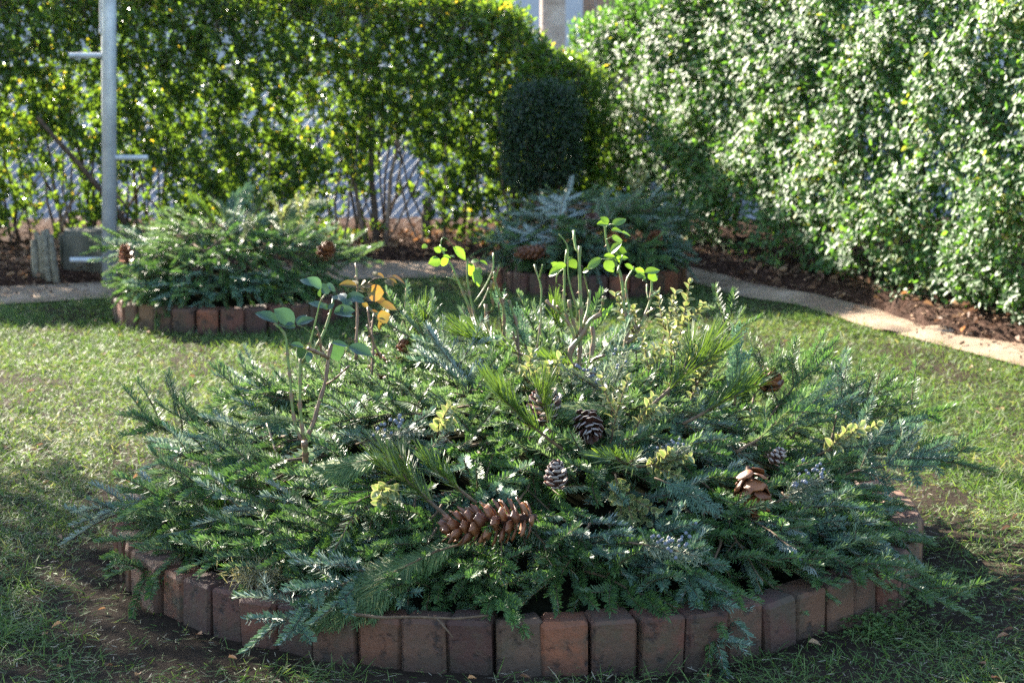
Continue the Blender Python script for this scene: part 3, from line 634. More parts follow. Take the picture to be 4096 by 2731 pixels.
# tall pole with climbing rungs
t = thing('rung_pole', 'tall grey galvanised pole with stub climbing rungs beside the far hedge', 'pole', (-2.08, 10.2, 0))
mb = MB(); mb.tube([(-.006, 0, -.2), (.036, 0, 1.2), (.108, 0, 3.6)], [.038, .038, .036], 20); mb.build('shaft', M['galv'], t, smooth=True)
for s, z in ((-1, .139), (1, .664), (-1, 1.18), (1, 1.7), (-1, 2.22)):
    q = MB(); q.tube([(.03 * z + s * .03, -.005, z), (.03 * z + s * .2, -.012, z)], .0138, 12); q.build('rung', M['galv'], t, smooth=False)
q = MB(); q.tube([(-.002, .0, 1.29), (.064, 0, 3.5)], .007, 8); q.build('lit_edge_tube', M['galv'], t)  # thin tube added to stand in for the sunlit left edge of the shaft

# stone block and ribbed stump by the pole
def block(name, label, cat, c, d, m, rz, jit=.006, bev=.02):
    bm = bmesh.new(); bmesh.ops.create_cube(bm, size=1)
    for v in bm.verts: v.co = Vector((v.co.x * d[0], v.co.y * d[1], v.co.z * d[2]))
    bmesh.ops.bevel(bm, geom=bm.edges[:], offset=bev, segments=2, affect='EDGES')
    bmesh.ops.subdivide_edges(bm, edges=bm.edges[:], cuts=2, use_grid_fill=True)
    r = random.Random(5)
    for v in bm.verts: v.co += Vector((r.uniform(-jit, jit), r.uniform(-jit, jit), r.uniform(-jit, jit)))
    me = bpy.data.meshes.new(name); bm.to_mesh(me); bm.free(); me.materials.append(m)
    o = ob(name, me); o.location = c; o.rotation_euler = (0, 0, rz)
    return tag(o, label, cat)
block('stone_block', 'dark mossy stone block on the mulch behind the foot of the pole', 'stone', (-2.17, 10.46, .125), (.40, .26, .29), M['concrete'], R(4))
t = thing('stump', 'pale ribbed old stump standing just left of the mossy stone block', 'stump', (-2.41, 10.22, 0))
for k in range(9):
    an = k * .7; rr = .022 + .02 * (k % 3) / 2; x, y = rr * 1.3 * math.cos(an) , rr * math.sin(an)
    q = MB(); H = .24 + .05 * ((k * 7) % 5) / 4
    q.tube([(x * 1.15 + .012, y * 1.1, -.04), (x * 1.1 + .006, y * 1.1, .08), (x, y, .17), (x - .006, y, H)], [.024, .02, .02, .013], 7)
    q.build('rib', M['stump'], t, smooth=True)

# ------------------------------------------------------------------ hedges
def hedge(name, label, A, B, thick, topf, nshoots, mat, dens, seed, nf, stems, leaf=(.036, .5), faces=(.58, .2, .12), single=0, face=None):
    global rng
    rng = np.random.default_rng(seed)
    A, B, nf = np.array(A), np.array(B), np.array([nf[0], nf[1], 0.0]); nf /= np.linalg.norm(nf)
    t = thing(name, label, 'hedge', (0, 0, 0))
    N = nshoots * 3
    u = rng.random(N); base = A + (B - A) * u[:, None]; top = topf(base[:, 0], base[:, 1])
    fc = rng.random(N); f0, f1, f2 = faces
    front = fc < f0; tp = (fc >= f0) & (fc < f0 + f1); bk = (fc >= f0 + f1) & (fc < f0 + f1 + f2); ins = fc >= f0 + f1 + f2
    h = rng.random(N) * top; dp = rng.random(N) * thick
    h = np.where(tp, top - rng.exponential(.05, N), h)
    P0 = np.column_stack([base, h])
    bump = .06 * wob(P0, 7, seed) + .04 * wob(P0, 17, seed + 1)
    round_ = .26 * np.clip(h / top, 0, 1) ** 7
    dp = np.where(front, np.clip(rng.exponential(.075, N), 0, .4) + round_ + bump, dp)
    dp = np.where(bk, thick - rng.exponential(.06, N) - round_, dp)
    h = np.where(tp, h - .1 * np.exp(-dp / .08) + .5 * bump, h)
    P = np.column_stack([base - nf[:2] * dp[:, None], np.clip(h, .03, None)])
    keep = rng.random(N) < dens(P[:, 0], P[:, 1], P[:, 2], top, front | ins)
    P = P[keep][:nshoots]; k = len(P)
    fr, tpk, bkk = front[keep][:nshoots], tp[keep][:nshoots], bk[keep][:nshoots]; tops = top[keep][:nshoots]
    out = np.where(fr[:, None], nf, np.where(bkk[:, None], -nf, np.array([0, 0, 1.0]))) * 1.0
    hr = np.clip(P[:, 2] / tops, 0, 1)[:, None] ** 6
    out = unit(out * (1 - .5 * hr) + np.array([0, 0, .7]) * hr)
    d = unit(out * .75 + np.array([0, 0, .45]) + rng.normal(size=(k, 3)) * .45)
    L = rng.uniform(.07, .15, k)
    side = unit(np.cross(d, rng.normal(size=(k, 3))))
    s2 = np.cross(d, side)
    mb = MB(); tw = MB(); clump = .16 * wob(P, 6, seed + 2)
    tw_d = d
    strips(tw, P - d * .05, d, side, L + .05, .003, 0, .6, tint=rng.random(k))
    strips(tw, P - d * .05, d, s2, L + .05, .003, 0, .6, tint=rng.random(k))
    allp = []
    m = 9
    for q in range(m):
        f = (q // 2 + .35) / (m / 2 + .2)
        ax = side if (q // 2) % 2 == 0 else s2
        sg = 1 if q % 2 == 0 else -1
        ld = unit(d * (.45 + .5 * f) + ax * sg * (.9 - .3 * f) + rng.normal(size=(k, 3)) * .25)
        if q == m - 1: ld = unit(d + rng.normal(size=(k, 3)) * .3)
        nr = unit(d * .7 + out * .75 + rng.normal(size=(k, 3)) * .32)
        if face is not None:
            # leaves of the sunny face turn their blades outward and up to the light
            nr = np.where(fr[:, None], unit(np.array(face) + rng.normal(size=(k, 3)) * .42), nr)
            ld = np.where(fr[:, None], ld - nr * (ld * nr).sum(1, keepdims=True), ld)
        ln = leaf[0] * rng.uniform(.65, 1.2, k); 
        pos = P + d * (L * f)[:, None]
        tint = np.clip(rng.beta(1.6, 2.2, k) + clump, 0, 1)
        allp.append((pos, ld, nr, ln, tint))
    pos, ld, nr, ln, tint = [np.concatenate([a_[i] for a_ in allp]) for i in range(5)]
    tint = np.clip(tint + .12 * (rng.random(len(tint)) < .04) * 4, 0, 1)
    frm = np.concatenate([fr] * m)
    if single:
        # the leaves that show largest are parts of their own
        dist = np.linalg.norm(pos - np.array([0, 0, 1.4]), axis=1) + np.where(frm & (pos[:, 2] < 1.42), 0, 50)
        dep = ((pos[:, :2] - A) @ nf[:2])
        vis = (np.abs(pos[:, 0]) < pos[:, 1] * .245) & (dep > -.06 + .0 * dist)
        order = np.argsort(dist + np.where(vis, 0, 50) + rng.random(len(dist)) * .9)[:single]
        rest = np.ones(len(pos), bool); rest[order] = False
        lm = []
        for v in range(3):
            q = MB(); leaves(q, np.zeros((1, 3)), np.array([[1., 0, 0]]), np.array([[0, 0, 1.]]), 1.0, .5 + .03 * v, .08, .04 + .03 * v, tint=np.array([.3 + .2 * v])); lm.append(q.mesh('leaf', mat))
        for i in order:
            o = ob('leaf', lm[i % 3], t)
            mt = frame(ld[i], nr[i]).to_4x4() @ Matrix.Scale(ln[i], 4); mt.translation = Vector(pos[i]); o.matrix_local = mt
        pos, ld, nr, ln, tint = pos[rest], ld[rest], nr[rest], ln[rest], tint[rest]
    leaves(mb, pos, ld, nr, ln, ln * leaf[1] * rng.uniform(.85, 1.15, len(ln)), .22 if face is None else .07, .14 if face is None else .05, tint=tint)
    mb.build('foliage', mat, t, kind='stuff')
    tw.build('twigs', M['stem'], t, kind='stuff')
    for (pts, r0, r1) in stems:
        q = MB(); pts = np.array(pts, float); pts = resample(pts, 7); pts[1:-1] += rng.normal(size=(5, 3)) * .008
        q.tube(pts, [r0, r1], 6); q.build('stem', M['stem'], t, smooth=True)
    return t

def far_dens(x, y, h, top, fr):
    d = np.interp(h, [0, .1, .25, .45, .62, .8], [.2, .55, .85, 1.0, 1.0, 1.0])
    d = d * np.where(x > -1.0, np.interp(h, [0, .3, .55, .7], [.6, .8, 1.0, 1]), 1)
    for cx, ch, rx, rh, v in ((-.66, .33, .17, .34, .04), (-2.62, .45, .3, .2, .3), (-2.12, .33, .16, .2, .3), (-1.0, .25, .2, .22, .35), (-1.12, .74, .16, .1, .45), (-1.45, .8, .12, .1, .55), (-2.72, .12, .2, .2, .1)):
        d = np.where(((x - cx) / rx) ** 2 + ((h - ch) / rh) ** 2 < 1, d * v, d)
    return d
sr = random.Random(4)
stems = [([(-2.66, 11.2, .82), (-2.34, 11.25, .42), (-2.18, 11.3, .2), (-2.08, 11.4, -.02)], .012, .024), ([(-2.3, 11.3, .44), (-2.14, 11.3, .22), (-2.02, 11.4, -.02)], .008, .015),
         ([(-2.4, 11.3, .5), (-2.22, 11.3, .24), (-2.05, 11.45, -.02)], .006, .012), ([(-.79, 11.42, -.02), (-.8, 11.45, .35), (-.83, 11.5, .9)], .026, .012), ([(-.74, 11.45, -.02), (-.7, 11.5, .4), (-.62, 11.5, .95)], .016, .008),
         ([(-.82, 11.4, -.02), (-.88, 11.4, .3), (-.95, 11.5, .8)], .018, .008), ([(-.5, 11.5, -.02), (-.49, 11.5, .18), (-.495, 11.5, .33)], .036, .03), ([(-.78, 11.4, -.02), (-.66, 11.45, .2), (-.52, 11.5, .5)], .008, .005),
         ([(-.52, 11.45, 0), (-.62, 11.5, .3), (-.66, 11.5, .7)], .009, .006), ([(-.42, 11.4, 0), (-.6, 11.45, .4), (-.7, 11.5, .8)], .007, .005)]
for k in range(62):
    x = sr.uniform(-3.3, .45); y = 11.45 + sr.uniform(-.12, .35); ln = sr.uniform(.45, 1.1); lean = sr.gauss(0, .16)
    if -.74 < x < -.56: x -= .25
    stems.append(([(x, y, -.02), (x + lean * .4, y, ln * .45), (x + lean, y + sr.uniform(-.1, .1), ln)], sr.uniform(.006, .016), .004))
far_top = lambda x, y: np.interp(x, [-4, -2.6, -1.2, -.5, -.24, -.06, .09, .29, .5], [1.57, 1.55, 1.52, 1.475, 1.45, 1.38, 1.24, 1.07, .98]) + .02 * wob(np.stack([x, y], -1), 9, 2)
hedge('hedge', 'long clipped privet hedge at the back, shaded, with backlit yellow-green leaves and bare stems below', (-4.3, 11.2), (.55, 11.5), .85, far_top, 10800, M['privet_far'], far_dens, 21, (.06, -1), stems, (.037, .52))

def near_dens(x, y, h, top, fr):
    d = np.interp(h, [0, .08, .2, .4], [.05, .35, .75, 1.0])
    d = d * np.where(y > 10.2, np.interp(h, [.1, .45], [.35, 1]), 1)
    v = wob(np.stack([x, y, h], -1), 5, 77)
    return d * np.where(v > .75, .3, np.where(v < -.8, .5, 1))
stems = []
for k in range(46):
    u = sr.random(); x, y = 2.75 - 2.05 * u + sr.uniform(.1, .6), 7.6 + 4.8 * u + sr.uniform(0, .2); lean = sr.gauss(-.08, .12)
    stems.append(([(x, y, -.02), (x + lean * .5, y, .3), (x + lean * 1.4, y + sr.uniform(-.15, .15), sr.uniform(.6, 1.2))], sr.uniform(.009, .022), .005))
near_top = lambda x, y: np.interp(y, [5, 9, 11.2, 11.8, 12.2, 12.6], [1.95, 1.8, 1.62, 1.5, 1.42, 1.33]) + .025 * wob(np.stack([x, y], -1), 9, 12)
hedge('hedge', 'tall glossy privet hedge on the right catching sun along its whole face', (2.95, 6.75), (.33, 12.85), .9, near_top, 21000, M['privet_near'], near_dens, 22, (-.92, -.39), stems, (.037, .5), faces=(.5, .16, .16), single=290, face=(-.80, -.33, .5))

# clipped dark bush
def dark_bush():
    global rng
    rng = np.random.default_rng(31)
    t = thing('clipped_bush', 'small dark block-clipped bush on bare stems in the shaded corner between the hedges', 'bush', (.17, 11.15, 0))
    N = 3000
    p = rng.uniform(-1, 1, (N, 3)); ax = np.argmax(np.abs(p), 1)
    for i in range(3): p[:, i] = np.where(ax == i, np.sign(p[:, i]) * (1 - rng.exponential(.1, N)), p[:, i])
    out = np.zeros((N, 3)); out[np.arange(N), ax] = np.sign(p[np.arange(N), ax]); out = unit(out + p * .4)
    P = p * np.array([.185, .18, .265]) * (1 + .09 * wob(p, 4, 3) + .05 * wob(p, 11, 4))[:, None] + np.array([0, 0, .71])
    mb = MB()
    for q in range(5):
        d = unit(out * .7 + rng.normal(size=(N, 3)) * .6)
        leaves(mb, P + rng.normal(size=(N, 3)) * .025, d, unit(out + rng.normal(size=(N, 3)) * .5), rng.uniform(.014, .026, N), rng.uniform(.008, .013, N), .2, .1)
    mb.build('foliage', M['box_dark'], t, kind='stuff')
    for k in range(12):
        an = rng.uniform(0, 6.3); r = rng.uniform(.02, .13)
        q = MB(); q.tube([(r * .4 * math.cos(an), r * .4 * math.sin(an), -.02), (r * math.cos(an), r * math.sin(an), .3), (r * 1.3 * math.cos(an), r * 1.2 * math.sin(an), .75)], [.009, .004], 5); q.build('stem', M['stem'], t)
dark_bush()

# leafy tree outside the left edge of the view: its crown shades the front-left of the lawn
def shade_tree():
    global rng
    rng = np.random.default_rng(41)
    t = thing('tree', 'broad leafy tree left of the lawn, its crown shading the front corner of the grass', 'tree', (-7.3, 8.55, 0))
    mb = MB(); mb.tube([(0, 0, -.03), (.05, 0, .8), (.2, .05, 1.7), (.5, .0, 2.6), (.9, -.1, 3.6)], [.19, .14, .11, .07, .02], 12); mb.build('trunk', M['bark'], t, smooth=True)
    tips = []
    for k in range(16):
        an = k * 2.4; z0 = 1.7 + .08 * k; r = rng.uniform(1.0, 2.0)
        e = np.array([1.25 + r * math.cos(an) * 1.1, -.1 + r * math.sin(an) * .95, rng.uniform(2.3, 3.9)])
        m_ = np.array([.4 + .45 * e[0] * .5, e[1] * .4, (z0 + e[2]) / 2 + .1])
        q = MB(); q.tube(resample(np.array([(.25, .05, z0), m_, e]), 7), [.045, .01], 6); q.build('limb', M['bark'], t)
        tips += [e, (e + m_) / 2, m_ * .4 + e * .6]
    tips = np.array(tips)
    N = 24000
    c = tips[rng.integers(0, len(tips), N)] + rng.normal(size=(N, 3)) * np.array([.36, .36, .22])
    c[:, 2] = np.maximum(c[:, 2], 1.95)
    mb = MB(); leaves(mb, c, rng.normal(size=(N, 3)), rng.normal(size=(N, 3)) + np.array([0, 0, .8]), rng.uniform(.06, .1, N), rng.uniform(.04, .06, N), .15, .2)
    mb.build('crown', M['privet_far'], t, kind='stuff')
shade_tree()
# ------------------------------------------------------------------ flower beds: brick rings and soil
def brick_meshes():
    out = []
    for v in range(8):
        r = random.Random(100 + v)
        bm = bmesh.new(); bmesh.ops.create_cube(bm, size=1)
        w, d, h = .0985 + r.uniform(-.003, .003), .088, .225
        for q in bm.verts: q.co = Vector((q.co.x * w, q.co.y * d, (q.co.z) * h))
        bmesh.ops.bevel(bm, geom=bm.edges[:], offset=.006 + r.uniform(0, .004), segments=1, affect='EDGES')
        for q in bm.verts:
            q.co += Vector((r.uniform(-.0016, .0016), r.uniform(-.0018, .0018), r.uniform(-.0016, .0016)))
            if q.co.z > 0 and r.random() < .08: q.co.z -= r.uniform(.003, .011); q.co.x *= .96
        for q in bm.verts: q.co.z += .005
        me = bpy.data.meshes.new('brick'); bm.to_mesh(me); bm.free(); me.materials.append(M['brick']); out.append(me)
    return out
BM = brick_meshes()
def bed(c, Rr, count, lab, lab2, tall=.118):
    r = random.Random(int(Rr * 1000) + count)
    t = thing('brick_edging', lab, 'edging', (c[0], c[1], 0))
    for k in range(count):
        an = 2 * math.pi * (k + r.uniform(-.02, .02)) / count; rad = Rr - .044 + r.uniform(-.008, .008)
        o = ob('brick', BM[r.randrange(8)], t)
        o.location = (rad * math.cos(an), rad * math.sin(an), tall - .118 + r.uniform(-.004, .003))
        o.rotation_euler = (R(r.gauss(0, 2.0)), R(r.gauss(0, 1.2)), an - math.pi / 2 + R(r.gauss(0, 4)))
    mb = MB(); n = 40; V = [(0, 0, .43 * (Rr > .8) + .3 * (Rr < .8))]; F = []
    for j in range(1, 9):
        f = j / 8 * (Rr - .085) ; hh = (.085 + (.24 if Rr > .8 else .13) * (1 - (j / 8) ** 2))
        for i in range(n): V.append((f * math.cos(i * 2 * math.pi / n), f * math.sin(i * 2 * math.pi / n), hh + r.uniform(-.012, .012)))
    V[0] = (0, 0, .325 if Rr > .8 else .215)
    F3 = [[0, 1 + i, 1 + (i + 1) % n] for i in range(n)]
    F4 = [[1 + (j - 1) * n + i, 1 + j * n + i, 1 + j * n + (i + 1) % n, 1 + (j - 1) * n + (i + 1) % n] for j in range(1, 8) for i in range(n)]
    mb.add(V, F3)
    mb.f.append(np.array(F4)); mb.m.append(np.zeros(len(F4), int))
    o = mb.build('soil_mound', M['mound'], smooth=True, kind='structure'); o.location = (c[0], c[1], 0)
bed(*BEDS[0], 64, 'low ring of upright old bricks around the big flower bed in front', 0)
bed(*BEDS[1], 31, 'small ring of upright reddish bricks around the bed beside the metal pole', 0)
bed(*BEDS[2], 29, 'small ring of upright dark red bricks around the bed before the clipped bush', 0)

# ------------------------------------------------------------------ greenery: one of each kind, then copies
UP = np.array([0, 0, 1.0])
def needles_on(pts, spacing, nl, ang0, ang1, acc, taper=True, under=.25, nw=1.0):
    pts = np.asarray(pts, float); s = np.concatenate([[0], np.cumsum(np.linalg.norm(np.diff(pts, axis=0), axis=1))])
    n = max(4, int(s[-1] / spacing)); t = (np.arange(n) + .5 + .35 * rng.random(n)) / (n + .5) * s[-1]
    p = np.stack([np.interp(t, s, pts[:, k]) for k in range(3)], 1)
    T = unit(np.gradient(pts, axis=0)); T = unit(np.stack([np.interp(t, s, T[:, k]) for k in range(3)], 1))
    S = unit(np.cross(T, UP)); U = np.cross(S, T)
    # two combed ranks at the sides, the rest brushed round the top, a few below
    ph = np.where(rng.random(n) < .45, 1.35 + rng.normal(size=n) * .18, rng.uniform(.05, 1.95, n)) * np.where(np.arange(n) % 2, 1, -1)
    ph = np.where(rng.random(n) < under * .4, rng.uniform(-3.1, 3.1, n), ph)
    f = t / s[-1]; a = ang0 + (ang1 - ang0) * f ** 3 + rng.normal(size=n) * .06
    side = S * np.sin(ph)[:, None] + U * np.cos(ph)[:, None]
    d = T * np.cos(a)[:, None] + side * np.sin(a)[:, None]
    nr = T * .55 + U * .5 - side * .25 + rng.normal(size=(n, 3)) * .1
    ln = nl * rng.uniform(.8, 1.1, n) * (np.interp(f, [0, .12, .8, 1], [.7, 1, 1, .9]) if taper else 1)
    acc.append((p, d, nr, ln, np.clip(rng.beta(2, 2.6, n) * .75 + .2 * f ** 4, 0, 1)))

def fir(seed, L, pairs, tw, droop, nl=.0235, sp=.00112):
    global rng
    rng = np.random.default_rng(seed)
    st = MB(); acc = []
    x = np.linspace(0, L, 12); cv = rng.normal() * .12
    main = np.stack([x, cv * x * x / L + .004 * np.sin(x * 40 + seed), -droop * x * x / L + .03 * x], 1)
    st.tube(main, [.0042, .0016], 5)
    needles_on(main[3:], sp, nl, 1.15, .6, acc)
    for k in range(pairs):
        f = .2 + .62 * (k + .3 * rng.random()) / pairs
        for sg in (-1, 1):
            if rng.random() < .12: continue
            i = f * 11; p0 = np.array([np.interp(i, range(12), main[:, c]) for c in range(3)])
            l = tw * (1.1 - .5 * f) * rng.uniform(.75, 1.15); an = R(rng.uniform(34, 60)); dz = rng.choice([rng.uniform(-.15, .2), rng.uniform(.2, .75)])
            q = np.linspace(0, 1, 7)[:, None]
            tg = p0 + q * l * np.array([math.cos(an), sg * math.sin(an), dz]) + q ** 2 * l * np.array([.12, -sg * .14, -droop * .6])
            st.tube(tg, [.0022, .0012], 4)
            needles_on(tg, sp, nl, 1.15, .6, acc)
            if l > .13:
                for s3 in (sg,):
                    p1 = tg[3]; l2 = l * rng.uniform(.35, .5); an2 = sg * an + s3 * R(42)
                    t2 = p1 + np.linspace(0, 1, 5)[:, None] * l2 * np.array([math.cos(an2), math.sin(an2), rng.uniform(-.1, .25)])
                    st.tube(t2, [.0016, .001], 4); needles_on(t2, sp, nl * .95, 1.15, .6, acc)
    for k in range(2):
        f = rng.uniform(.25, .85); p0 = np.array([np.interp(f * 11, range(12), main[:, c]) for c in range(3)])
        l = tw * rng.uniform(.45, .75); q = np.linspace(0, 1, 5)[:, None]; dd = unit(np.array([.6, rng.normal() * .35, rng.uniform(.5, 1.0)]))
        tg = p0 + q * l * dd + q ** 2 * l * np.array([.2, 0, -.1]); st.tube(tg, [.002, .0012], 4); needles_on(tg, sp, nl, 1.15, .6, acc, True, .5)
    pos, d, nr, ln, tn = [np.concatenate([a_[i] for a_ in acc]) for i in range(5)]
    nb = MB(); strips(nb, pos, d, nr, ln, .0027, .1, .6, tint=tn)
    return st, nb

def two(st, nb, sm, nm, a='fir_stem', b='needles'):
    return st.mesh(a, sm, True), nb.mesh(b, nm)

FIRS = []
for v in range(9):
    st, nb = fir(200 + v, [.36, .42, .48, .34, .44, .4, .5, .38, .46][v], [3, 4, 4, 3, 3, 4, 4, 3, 4][v], [.16, .18, .2, .15, .19, .16, .2, .18, .16][v], [.1, .2, .3, .05, .15, .4, .25, .12, .32][v])
    a_ = two(st, nb, M['fir_stem'], M['fir']); nob = a_[1].copy(); nob.materials[0] = M['noble']
    FIRS.append((a_[0], a_[1], nob))

def lift(p, t):
    p = np.array(p, float)
    return tuple(p + t * unit(np.array([0, 0, 1.4]) - p)) if p[1] < 7 else tuple(p)

def place(name, cat, pair, p, d, up, scale, label, group, part='needles'):
    o = ob(name, pair[0]); mt = frame(d, up).to_4x4() @ Matrix.Scale(scale, 4); mt.translation = Vector(p); o.matrix_world = mt
    tag(o, label, cat, group)
    c = ob(part, pair[1], o, kind='stuff')
    return o

def mh(x, y, c=BEDS[0][0], k=1.0, edge=.10, rise=.40, rad=1.06):
    r = math.hypot(x - c[0], y - c[1]); return edge + rise * max(0, 1 - (r / rad) ** 1.45)

LAND = [((-.56, 4.33), 'straw tuft'), ((-.2, 4.09), 'bare stick'), ((-.06, 4.28), 'large brown cone'), ((.10, 4.45), 'white-tipped dark cone'), ((.13, 4.74), 'pair of dark open cones'),
        ((.57, 4.58), 'tan broad-scaled cone'), ((.42, 5.0), 'golden box sprigs'), ((-.5, 4.75), 'left rose'), ((-.36, 5.2), 'reddish rose'), ((.1, 5.3), 'middle rose'), ((.42, 5.4), 'right rose'),
        ((.24, 4.5), 'lowest box sprig'), ((.3, 4.26), 'dark berried juniper'), ((.66, 4.55), 'fat grey berries'), ((.80, 4.85), 'rightmost box sprig'), ((-.05, 5.5), 'thin green rose'),
        ((-.85, 4.62), 'long glossy left bough'), ((-1.0, 5.2), 'lawn on the left'), ((.95, 5.3), 'lawn on the right'), ((.1, 6.1), 'lawn behind'), ((.72, 4.3), 'bricks at the right'), ((-.85, 4.45), 'leftmost bricks'), ((.1, 4.1), 'frontmost bricks')]
def bough_label(tip, c, noble, flip, big=True):
    col = 'silvery upturned fir bough' if flip else 'blue-green fir bough' if noble else 'dark green fir bough'
    r = math.hypot(tip[0] - c[0], tip[1] - c[1])
    if big:
        l = min(LAND, key=lambda q: math.hypot(q[0][0] - tip[0], q[0][1] - tip[1]))[1]
        where = 'hanging over the brick rim' if r > .93 and tip[1] < c[1] + .1 else 'jutting past the rim' if r > .93 else 'in the heap'
        return '%s %s near the %s' % (col, where, l), '%ss %s near the %s' % (col.split(',')[0], where, l)
    a = math.degrees(math.atan2(tip[1] - c[1], tip[0] - c[0])) % 360
    side = 'top' if r < .3 else 'front' if 225 <= a < 315 else 'right side' if a >= 315 or a < 45 else 'back' if a < 135 else 'left side'
    bed_ = 'bed beside the metal pole' if c[0] < -.5 else 'bed before the clipped bush'
    return '%s at the %s of the small %s' % (col, side, bed_), '%ss, %s of the %s' % (col.split(',')[0], side, bed_)

def lay_bed(ci, N, seed, Rb, mhf, noble=.16, lscale=(.85, 1.1)):
    r = random.Random(seed); c = BEDS[ci][0]
    for i in range(N):
        th = (i * 2.399963 + r.uniform(-.12, .12)) % (2 * math.pi)
        u = (i + .5) / N
        front = -math.sin(th)
        edge = (1.08 if front > .55 else 1.15) * Rb + (.03 if ci == 0 else .06) * r.random()
        rt = edge * (.18 + .82 * math.sqrt(u)) * r.uniform(.93, 1.03)
        v = r.randrange(9); s = r.uniform(*lscale); L = [.36, .42, .48, .34, .44, .4, .5, .38, .46][v] * s
        tt = th + r.gauss(0, .38 if rt > .6 * Rb else .9)
        tip = np.array([c[0] + rt * math.cos(th), c[1] + rt * math.sin(th)])
        bs = tip - L * .96 * np.array([math.cos(tt), math.sin(tt)])
        z0 = mhf(*bs) - .045; z1 = mhf(*tip) + r.uniform(-.01, .055)
        if front < .25: z1 += (r.uniform(.06, .32) if front < -.1 else r.uniform(0, .2)) * min(1, rt / Rb) * (1 if ci == 0 else .6)
        if rt > Rb * .97 and front > .2: z1 = max(z1 - .01, .1 if ci == 0 else .12)
        d = np.array([*(tip - bs), z1 - z0])
        z0 += .0
        up = Vector((0, 0, 1)); up.rotate(Quaternion(Vector(d).normalized(), r.gauss(0, .35)))
        fl = r.random() < .09
        if fl: up = -up
        pr = FIRS[v]; nb_ = r.random() < noble; nm = pr[2] if nb_ else pr[1]; lb = bough_label(tip, c, nb_, fl, ci == 0)
        place('fir_bough', 'fir bough', (pr[0], nm), (bs[0], bs[1], z0), d, up, s, lb[0], lb[1])
lay_bed(0, 132, 5, 1.02, mh)
def skirt(n):
    r = random.Random(15); c = BEDS[0][0]
    for i in range(n):
        th = R(186 + 168 * (i + r.uniform(.2, .8)) / n); v = r.choice([0, 1, 3, 5]); s = r.uniform(.7, .95); L = [.36, .42, .48, .34, .44, .4, .5, .38, .46][v] * s
        rt = r.uniform(.94, 1.09); tt = th + r.gauss(0, .3)
        tip = np.array([c[0] + rt * math.cos(th), c[1] + rt * math.sin(th), .125 + r.uniform(-.02, .035) + (1.03 - rt) * .5])
        bs = tip[:2] - L * .95 * np.array([math.cos(tt), math.sin(tt)]); b = np.array([*bs, mh(*bs) + r.uniform(-.03, .02)])
        up = Vector((0, 0, 1)); d = tip - b; up.rotate(Quaternion(Vector(d).normalized(), r.gauss(0, .4)))
        fl = r.random() < .12
        if fl: up = -up
        pr = FIRS[v]; nb_ = r.random() < .2; lb = bough_label(tip, c, nb_, fl)
        place('fir_bough', 'fir bough', (pr[0], pr[2] if nb_ else pr[1]), b, d, up, s, lb[0], lb[1])
skirt(58)
def crown_fill(n):
    r = random.Random(91); c = BEDS[0][0]
    for i in range(n):
        th = i * 2.4 + r.uniform(-.2, .2); v = r.choice([0, 1, 3, 5]); s = r.uniform(.7, .9); L = .36 * s
        m_ = np.array([c[0] - .02 + .4 * math.cos(th) * (i / n) ** .5, c[1] - .08 + .4 * math.sin(th) * (i / n) ** .5]); d2 = np.array([math.cos(th + r.gauss(0, .5)), math.sin(th + r.gauss(0, .5))])
        zb = r.uniform(.33, .42); b = np.array([*(m_ - d2 * L * .5), zb]); tip = np.array([*(m_ + d2 * L * .5), zb + r.uniform(.0, .09)])
        lb = bough_label(tip, c, False, False); place('fir_bough', 'fir bough', (FIRS[v][0], FIRS[v][1]), b, tip - b, (r.gauss(0, .3), r.gauss(0, .3), 1), s, lb[0], lb[1])
crown_fill(26)
lay_bed(1, 36, 6, .60, lambda x, y: mh(x, y, BEDS[1][0], 1, .15, .34, .62), .2, (.9, 1.15))
lay_bed(2, 32, 7, .58, lambda x, y: mh(x, y, BEDS[2][0], 1, .14, .36, .60), .3, (.9, 1.15))
def small_skirt(ci, n, Rb, seed):
    r = random.Random(seed); c = BEDS[ci][0]
    for i in range(n):
        th = R(190 + 160 * (i + r.uniform(.2, .8)) / n); v = r.choice([0, 1, 3, 5]); s = r.uniform(.75, .95); L = [.36, .42, .48, .34, .44, .4, .5, .38, .46][v] * s
        tip = np.array([c[0] + Rb * 1.06 * math.cos(th), c[1] + Rb * 1.06 * math.sin(th), .13 + r.uniform(-.02, .06)])
        bs = tip[:2] - L * .92 * np.array([math.cos(th), math.sin(th)]); b = np.array([*bs, .27])
        pr = FIRS[v]; nb_ = r.random() < .3; lab = bough_label(tip, c, nb_, False, False); place('fir_bough', 'fir bough', (pr[0], pr[2] if nb_ else pr[1]), b, tip - b, (r.gauss(0, .3), -.4, 1), s, lab[0], lab[1])
small_skirt(1, 18, .53, 71)
small_skirt(2, 16, .50, 72)
# single boughs that stand out
def hero(v, base, tip, up, s, label, noble=False, flip=False):
    pr = FIRS[v]; d = np.array(tip) - np.array(base)
    u = Vector(up); u = -u if flip else u
    return place('fir_bough', 'fir bough', (pr[0], pr[2] if noble else pr[1]), base, d, u, s, label, None)
hero(4, (-.22, 4.27, .215), (-.60, 4.135, .105), (0, -.4, 1), .95, 'pale bluish fir bough hanging tip-down over the third and fourth bricks from the front-left', True)
hero(3, (.50, 4.62, .27), (.63, 4.27, .20), (0, -.5, 1), 1.0, 'silvery fir bough showing pale needle undersides beside the grey berries on the right', True, True)
hero(8, (.33, 4.42, .22), (.52, 4.02, .07), (.3, -.6, 1), .9, 'long blue-green fir bough hanging down the right front bricks', True)
hero(2, (.55, 4.75, .34), (.98, 5.30, .47), (-.5, -.3, 1), .95, 'dark curved fir bough sweeping up to the right above the tan cone')
